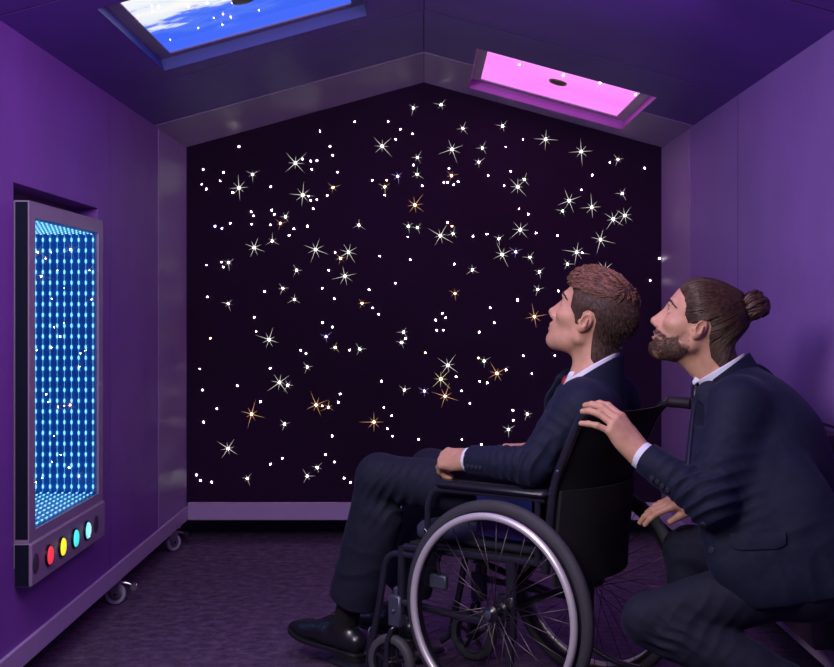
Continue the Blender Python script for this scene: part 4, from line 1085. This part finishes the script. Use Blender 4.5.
# hair drawn back to a bun
HP2 = [(.094, .096), (.080, .078), (.060, .066), (.046, .046), (.042, .024), (.026, .006), (.012, .008), (.008, .024), (-.004, .036), (-.022, .036), (-.036, .018), (-.040, -.010), (-.050, -.034), (-.066, -.060), (-.2, -.13), (-.2, .3), (.2, .3)]
scalp2 = SDF(head2.ops[:8]).u(cap((-.024, 0, -.01), (-.114, 0, -.105), .054, .051), .022)
reg2 = lambda p: poly_sd(HP2, p[:, 0], p[:, 2])
BUN = V(-.110, 0, .103)
sh2 = SDF().u(lambda p: np.maximum(scalp2(p)-np.minimum(.008, .0008-.12*reg2(p)), reg2(p)+.0005))
bump = ell(V(-.072, 0, .070), (.035, .045, .045)); sh2.u(bump, .03); scalp3 = SDF(scalp2.ops).u(bump, .03)
v, f = sdf_mesh(sh2, (-.18, -.13, -.13), (.14, .13, .18), .003)
hb2 = link('hair', np_mesh('hair', place(v, MR, MO, MS), f), m_h2, p2, 'all')
rt = scalp_roots(scalp2, lambda p: np.maximum(reg2(p), -p[:, 0]-.085), 2600, rng); fr_ = scalp_roots(scalp2, lambda p: np.maximum(reg2(p), -.016-reg2(p)), 1500, rng); rt = np.vstack([rt, fr_])
jit = rng.rand(len(rt))
def st_back(q, k):
    d, g = sd_grad(scalp3, q); to = BUN+V(.020, 0, 0)-q; L = np.linalg.norm(to, axis=1)[:, None]; t = to/L; t = t-g*(t*g).sum(1)[:, None]*(L > .045); t /= np.linalg.norm(t, axis=1)[:, None]+1e-9
    q = q+t*np.minimum(.0145, L*.4)
    d, g = sd_grad(scalp3, q); tgt = .0075+.0035*jit+.0012*np.sin(q[:, 1]*260+k*.2)
    return np.where(L > .040, q+g*(np.minimum(tgt, .0042+.004*k)-d)[:, None]*1.0, q)
v, f = strands(rt+sd_grad(scalp2, rt)[1]*.0012, st_back, 12, .0015, .6); link('drawn_back_locks', np_mesh('drawn_back_locks', place(v, MR, MO, MS), f), m_h2, hb2, 'all')
m = MB(); m.sphere(BUN+V(-.004, 0, .004), (.036, .034, .038), 20, 14, (MR*MS, MO))
for k in range(44):   # coils of hair wound round the bun
    a0 = rng.rand()*6.28; tl = rng.randn(3)*.38; n0 = nrm(V(.75, 0, .35)+tl); u = nrm(np.cross(n0, V(0, 1, .1))); w = np.cross(n0, u); rr = .034+.008*rng.rand(); hh = np.clip(.014*rng.randn(), -.024, .024)
    pts = []
    for t in np.linspace(a0, a0+3.2+2*rng.rand(), 18):
        rad = math.sqrt(max(rr*rr-hh*hh*.6, 1e-4)); pts.append(BUN+V(-.004, 0, .004)+n0*hh+(u*math.cos(t)+w*math.sin(t))*rad*(1+.05*math.sin(3*t+k)))
    m.tube(pts, list(.0062*np.sin(np.linspace(.25, 2.9, 18))+.0008), 6, M=(MR*MS, MO))
m.build('hair_bun', m_h2, hb2, smooth='all', fixn=False)
MB().tube([BUN+V(.036, .030*math.cos(t), .030*math.sin(t)) for t in np.linspace(0, 2*PI, 25)[:-1]], .004, 8, True, (MR*MS, MO)).build('hair_tie', m_tie, hb2, smooth='all')
# beard and moustache
full2 = SDF(head2.ops)
breg = lambda p: np.maximum(poly_sd(BRD, p[:, 0], p[:, 2]), .0150-np.hypot((p[:, 2]+.0645)*1.25, np.maximum(np.abs(p[:, 1])-.012, 0)) if True else 0)
rt = scalp_roots(full2, breg, 4600, rng)
xp = rng.randn(6000, 3)*V(.012, .018, .016)+V(.100, 0, -.092)
for _ in range(10):
    d, g = sd_grad(full2, xp); xp = xp-g*d[:, None]*.9
xp = xp[(np.abs(full2(xp)) < .002)]; rt = np.vstack([rt, xp[breg(xp) < 0][:1800]])
def st_beard(q, k):
    d, g = sd_grad(full2, q); dn = V(.25, 0, -.8)-g*(g @ V(.25, 0, -.8))[:, None]; return q+dn*.0030+g*(.0022 if k == 0 else .0006)
v, f = strands(rt, st_beard, 2, .00055, .4); link('beard', np_mesh('beard', place(v, MR, MO, MS), f), hairmat('beard_hair', (.030, .014, .010, 1), (.11, .052, .034, 1)), p2, 'all')

# jacket
jm = SDF().u(cap(CH+lf2*.0+fw2*.015, PV+fw2*.02+V(0, 0, .02), .170, .155, fw2, .68))
jm.u(cap(K['shL']+up2*.012-lf2*.05, K['shR']+up2*.012+lf2*.05, .066, .066), .06)
jm.u(cap(NB+V(0, 0, -.005), CH, .064, .14), .05)
back = NB+(PV-NB)*.45-fw2*.06; jm.u(ell(back, (.095, .15, .19), np.stack([fw2, lf2, up2], 1)), .06)
jm.u(cap(V(.835, 3.10, .66), V(.838, 3.05, .50), .128, .105, lf2, .42), .06)
jm.u(cap(V(.90, 3.07, .60), V(1.00, 3.03, .50), .12, .11, lf2, .5), .06)
jm.u(cap(at(724, 475, 3.13), at(738, 556, 3.07), .086, .070, lf2, .6), .05)
jm.u(cap(V(.80, 3.30, .68), V(.86, 3.30, .56), .10, .09, lf2, .6), .06)
hemn = nrm(np.cross(at(834, 596, 3.0)-at(748, 612, 3.03), V(.02, 1, .02))); hemn = hemn if hemn[2] < 0 else -hemn
jm.clip(half(at(748, 612, 3.03), hemn), .006)
# the quarters curve away from the front edge
fe = [at(684, 455, 3.14), at(689, 500, 3.12), at(697, 530, 3.09), at(712, 565, 3.06), at(746, 611, 3.03)]
njm = len(jm.ops)
for q in 'LR':
    s = K['sh'+q]; e = K['el'+q]; w = K['wr'+q]
    jm.u(ell(s+V(.004, 0, -.006), (.064, .066, .064)), .06); jm.u(cap(s, e, .066, .055), .04); jm.u(cap(e, w+(e-w)*.10, .055, .042, cut=0), .022)
NP = NB+V(-.012, 0, .012); tU = nrm(V(-.45, .10, 1)); nHd = MO+MR @ V(-.026, 0, -.02)*MS
fwn = nrm(V(-.95, .29, 0))
jm.c(inter(cap(NB+V(.02, 0, -.07), nHd, .080, .072), half(NP, -nrm(fwn*.85+V(0, 0, 1)))), .006)
fa2 = nrm(K['wrL']-K['elL']); ua2 = nrm(K['elL']-K['shL'])
cr3 = creases([(K['elL']+V(-.02, -.03, .03), fa2-ua2*.8, .085, .011, 34), (K['elL']+fa2*.09, fa2, .06, .006, 36), (K['shL']+ua2*.12, ua2+V(.5, 0, .2), .08, .005, 22), (K['shL']+ua2*.22, ua2+V(-.4, 0, .2), .06, .006, 34),
  (V(.90, 3.05, .60), V(.5, 0, -.7), .09, .0035, 15), (V(.92, 3.02, .48), V(1, 0, .15), .10, .004, 14), (V(.78, 3.2, .74), V(.3, 0, -1), .08, .004, 22)], .0018)
j2 = sdf_obj('jacket', jm, ap.min(0)-.17, ap.max(0)+.17, .004, m_suit, p2, disp=cr3)
band('shirt', NB+V(.02, 0, -.07), nHd, .066, .058, .0095, .0022, (NP+V(0, 0, .034), fwn*.62+V(0, 0, 1)), (NP+V(0, 0, -.075), V(0, 0, 1)), m_shirt, p2)
band('collar', NB+V(.02, 0, -.07), nHd, .072, .062, .0145, .005, (NP+V(0, 0, .020), fwn*.78+V(0, 0, 1)), (NP+V(0, 0, -.085), V(0, 0, 1)), m_suit, j2, extra=[half(NP+fwn*.040, fwn)])
# shirt collar point, tie and lapel at the chest
cp, cn = surf(jm, 694, 398, 2.8, 3.5)
S = SDF().u(cap(NP+fwn*.060+lf2*.024+V(0, 0, .004), NP+fwn*.088+lf2*.030+V(0, 0, -.030), .018, .007, lf2, .25))
sdf_obj('collar_point', S, NP-.2, NP+.2, .0025, m_shirt, p2, project=1)
S = SDF().u(cap(NP+fwn*.085+V(0, 0, -.035), NP+fwn*.090+V(-.0, 0, -.062), .016, .014)).u(cap(NP+fwn*.092+V(0, 0, -.065), at(689, 470, 3.24), .017, .030, fwn, .45), .01)
sdf_obj('tie', S, NP-.36, NP+.2, .003, m_tie, p2, project=1)
lp = [at(716, 372, 3.24), at(704, 395, 3.19), at(699, 430, 3.16), at(692, 470, 3.14), at(690, 500, 3.12)]
pts = []
for q in lp:
    c = surf(SDF(jm.ops[:njm]+jm.ops[-1:]), (q[0]/q[1]*FPX+CX)+6, CY-(q[2]-EYE)/q[1]*FPX, 2.8, 3.6); pts.append(c[0]+c[1]*.002)
lapel(pts, [.020, .030, .028, .018, .006], lf2, m_suit, j2)
def on_cloth(S, x, y, Y0=2.7, Y1=3.6):
    return surf(S, x, y, Y0, Y1)
# pocket flap, buttons, cuff
P00, n0 = on_cloth(jm, 731, 543); P1, n1 = on_cloth(jm, 786, 540)
m = MB(); g = 10; vs = []
for lay in (.0045, .0005):
    for j in range(4):
        for i in range(g+1):
            x = 730+56*i/g; y = 533.5+17*j/3*(1-.25*(abs(i-g/2)/(g/2))**6 if j == 3 else 1)-2*i/g
            p, n = on_cloth(jm, x, y); vs.append(p+n*(cr3(p[None])[0]+lay+(.0015 if 0 < j < 3 else 0)))
w = g+1; N = 4*w; fc = []
for j in range(3):
    for i in range(g):
        a = j*w+i; fc += [(a, a+1, a+w+1, a+w), (N+a, N+a+w, N+a+w+1, N+a+1)]
for i in range(g): fc += [(i, N+i, N+i+1, i+1), (3*w+i, 3*w+i+1, N+3*w+i+1, N+3*w+i)]
for j in range(3): fc += [(j*w, j*w+w, N+j*w+w, N+j*w), (j*w+g, N+j*w+g, N+j*w+w+g, j*w+w+g)]
m.add(vs, fc).build('pocket_flap', m_suit, j2, smooth=50)
for i in range(4):
    p, n = surf_dir(jm, K['wrL']-fa2*(.040+.0155*i), V(-.1, -.80, -.60)); MB().lathe([(.0005, -.002), (.0072, -.002), (.0072, .003), (.005, .0042), (.0005, .0035)], p+n*cr3(p[None])[0], n, 14).build('cuff_button', m_but, j2, smooth=40)
for x, y in ((704, 524), (712, 550)):
    p, n = on_cloth(jm, x, y); MB().lathe([(.0005, -.002), (.009, -.002), (.009, .003), (.006, .0045), (.0005, .0035)], p+n*cr3(p[None])[0], n, 16).build('front_button', m_but, j2, smooth=40)
for q in 'LR':
    e, w = K['el'+q], K['wr'+q]; f2 = nrm(w-e)
    sdf_obj('shirt_cuff', SDF().u(inter(cap(e, w, .046, .0355), half(w-f2*.004, f2), half(w-f2*.045, -f2))), w-.09, w+.09, .0028, m_shirt, p2, project=1)
# trousers
tm = SDF().u(cap(PV+V(-.02, 0, .02), PV+V(-.01, 0, -.02), .125, .125)).u(cap(K['hpL'], K['hpR'], .11, .105), .05)
for q in 'LR':
    h, k, a = K['hp'+q], K['kn'+q], K['an'+q]; hem = k+(a-k)*.86
    tm.u(cap(h, k, .094, .066), .04); tm.u(cap(k, hem, .064, .056, cut=0), .02); tm.u(cap(k+(a-k)*.2, k+(a-k)*.6, .064, .06), .03)
tdm = nrm(K['knL']-K['hpL'])
cr4 = creases([(K['knL']+V(.06, -.04, -.04), V(.5, 0, .8), .08, .007, 34), (K['knL']+V(.12, -.05, .02), V(.8, 0, -.5), .10, .0035, 28), (K['knL']+V(.03, -.05, -.05), V(.3, 0, 1), .05, .007, 40), (K['knR'], V(.5, .5, .5), .09, .006, 28)], .0016)
sdf_obj('trousers', tm, ap.min(0)-.17, ap.max(0)+.17, .004, m_trou, p2, disp=cr4)
for q, s, fd, up_ in (('L', 1, V(-.70, .12, -.70), V(-.70, .1, .70)), ('R', -1, V(-.94, .34, 0), V(0, 0, 1))):
    shoe(p2, K['an'+q], fd, s, up_); a = K['an'+q]; k = K['kn'+q]
    sdf_obj('sock', SDF().u(cap(k+(a-k)*.78, a+(a-k)*.04, .040, .040, cut=0)), a-.2, a+.2, .004, m_sock, p2, project=1)
# ================================================================== light and camera
def area(name, loc, target, sx, sy, power, col, spread=PI):
    l = bpy.data.lights.new(name, 'AREA'); l.shape = 'RECTANGLE'; l.size = sx; l.size_y = sy; l.energy = power; l.color = col; l.spread = spread
    o = bpy.data.objects.new(name, l); COL.objects.link(o); o.location = loc
    o.rotation_euler = (Vector(target)-Vector(loc)).to_track_quat('-Z', 'Y').to_euler(); return o
area('key_light', (-.75, 1.7, 1.80), (.45, 3.5, .85), .7, .5, 27, (1, .88, .80))  # unseen key light added at front left for faces and suits
area('violet_fill', (.45, 3.2, 1.98), (-1.15, 5.0, .9), .7, .5, 7, (.80, .30, 1))  # added violet fill for the left wall, no fitting there
area('overhead_fill', (.1, 2.6, 2.08), (.0, 4.7, .0), .5, .5, 6, (.85, .6, 1))  # added fill from above toward the floor, no fitting there
area('wall_wash_fill', (-.5, 2.3, 2.0), (1.15, 4.3, 1.25), 1.0, .9, 17, (.66, .64, 1))  # added bluish wash to brighten the right wall
w = bpy.data.worlds.new('dim_hall'); SC.world = w; w.use_nodes = True
w.node_tree.nodes['Background'].inputs[0].default_value = (.35, .25, .75, 1); w.node_tree.nodes['Background'].inputs[1].default_value = .03
cd = bpy.data.cameras.new('camera'); cam = bpy.data.objects.new('camera', cd); COL.objects.link(cam)
cam.location = (0, 0, EYE); cam.rotation_euler = (PI/2, 0, 0)
cd.sensor_width = 36; cd.lens = 36*FPX/834; cd.shift_x = -(CX-417)/834; cd.shift_y = (CY-333.5)/834; cd.clip_start = .05
SC.camera = cam
vs = SC.view_settings; vs.view_transform = 'Standard'; vs.look = 'None'; vs.gamma = 1; vs.exposure = 0; vs.use_curve_mapping = False
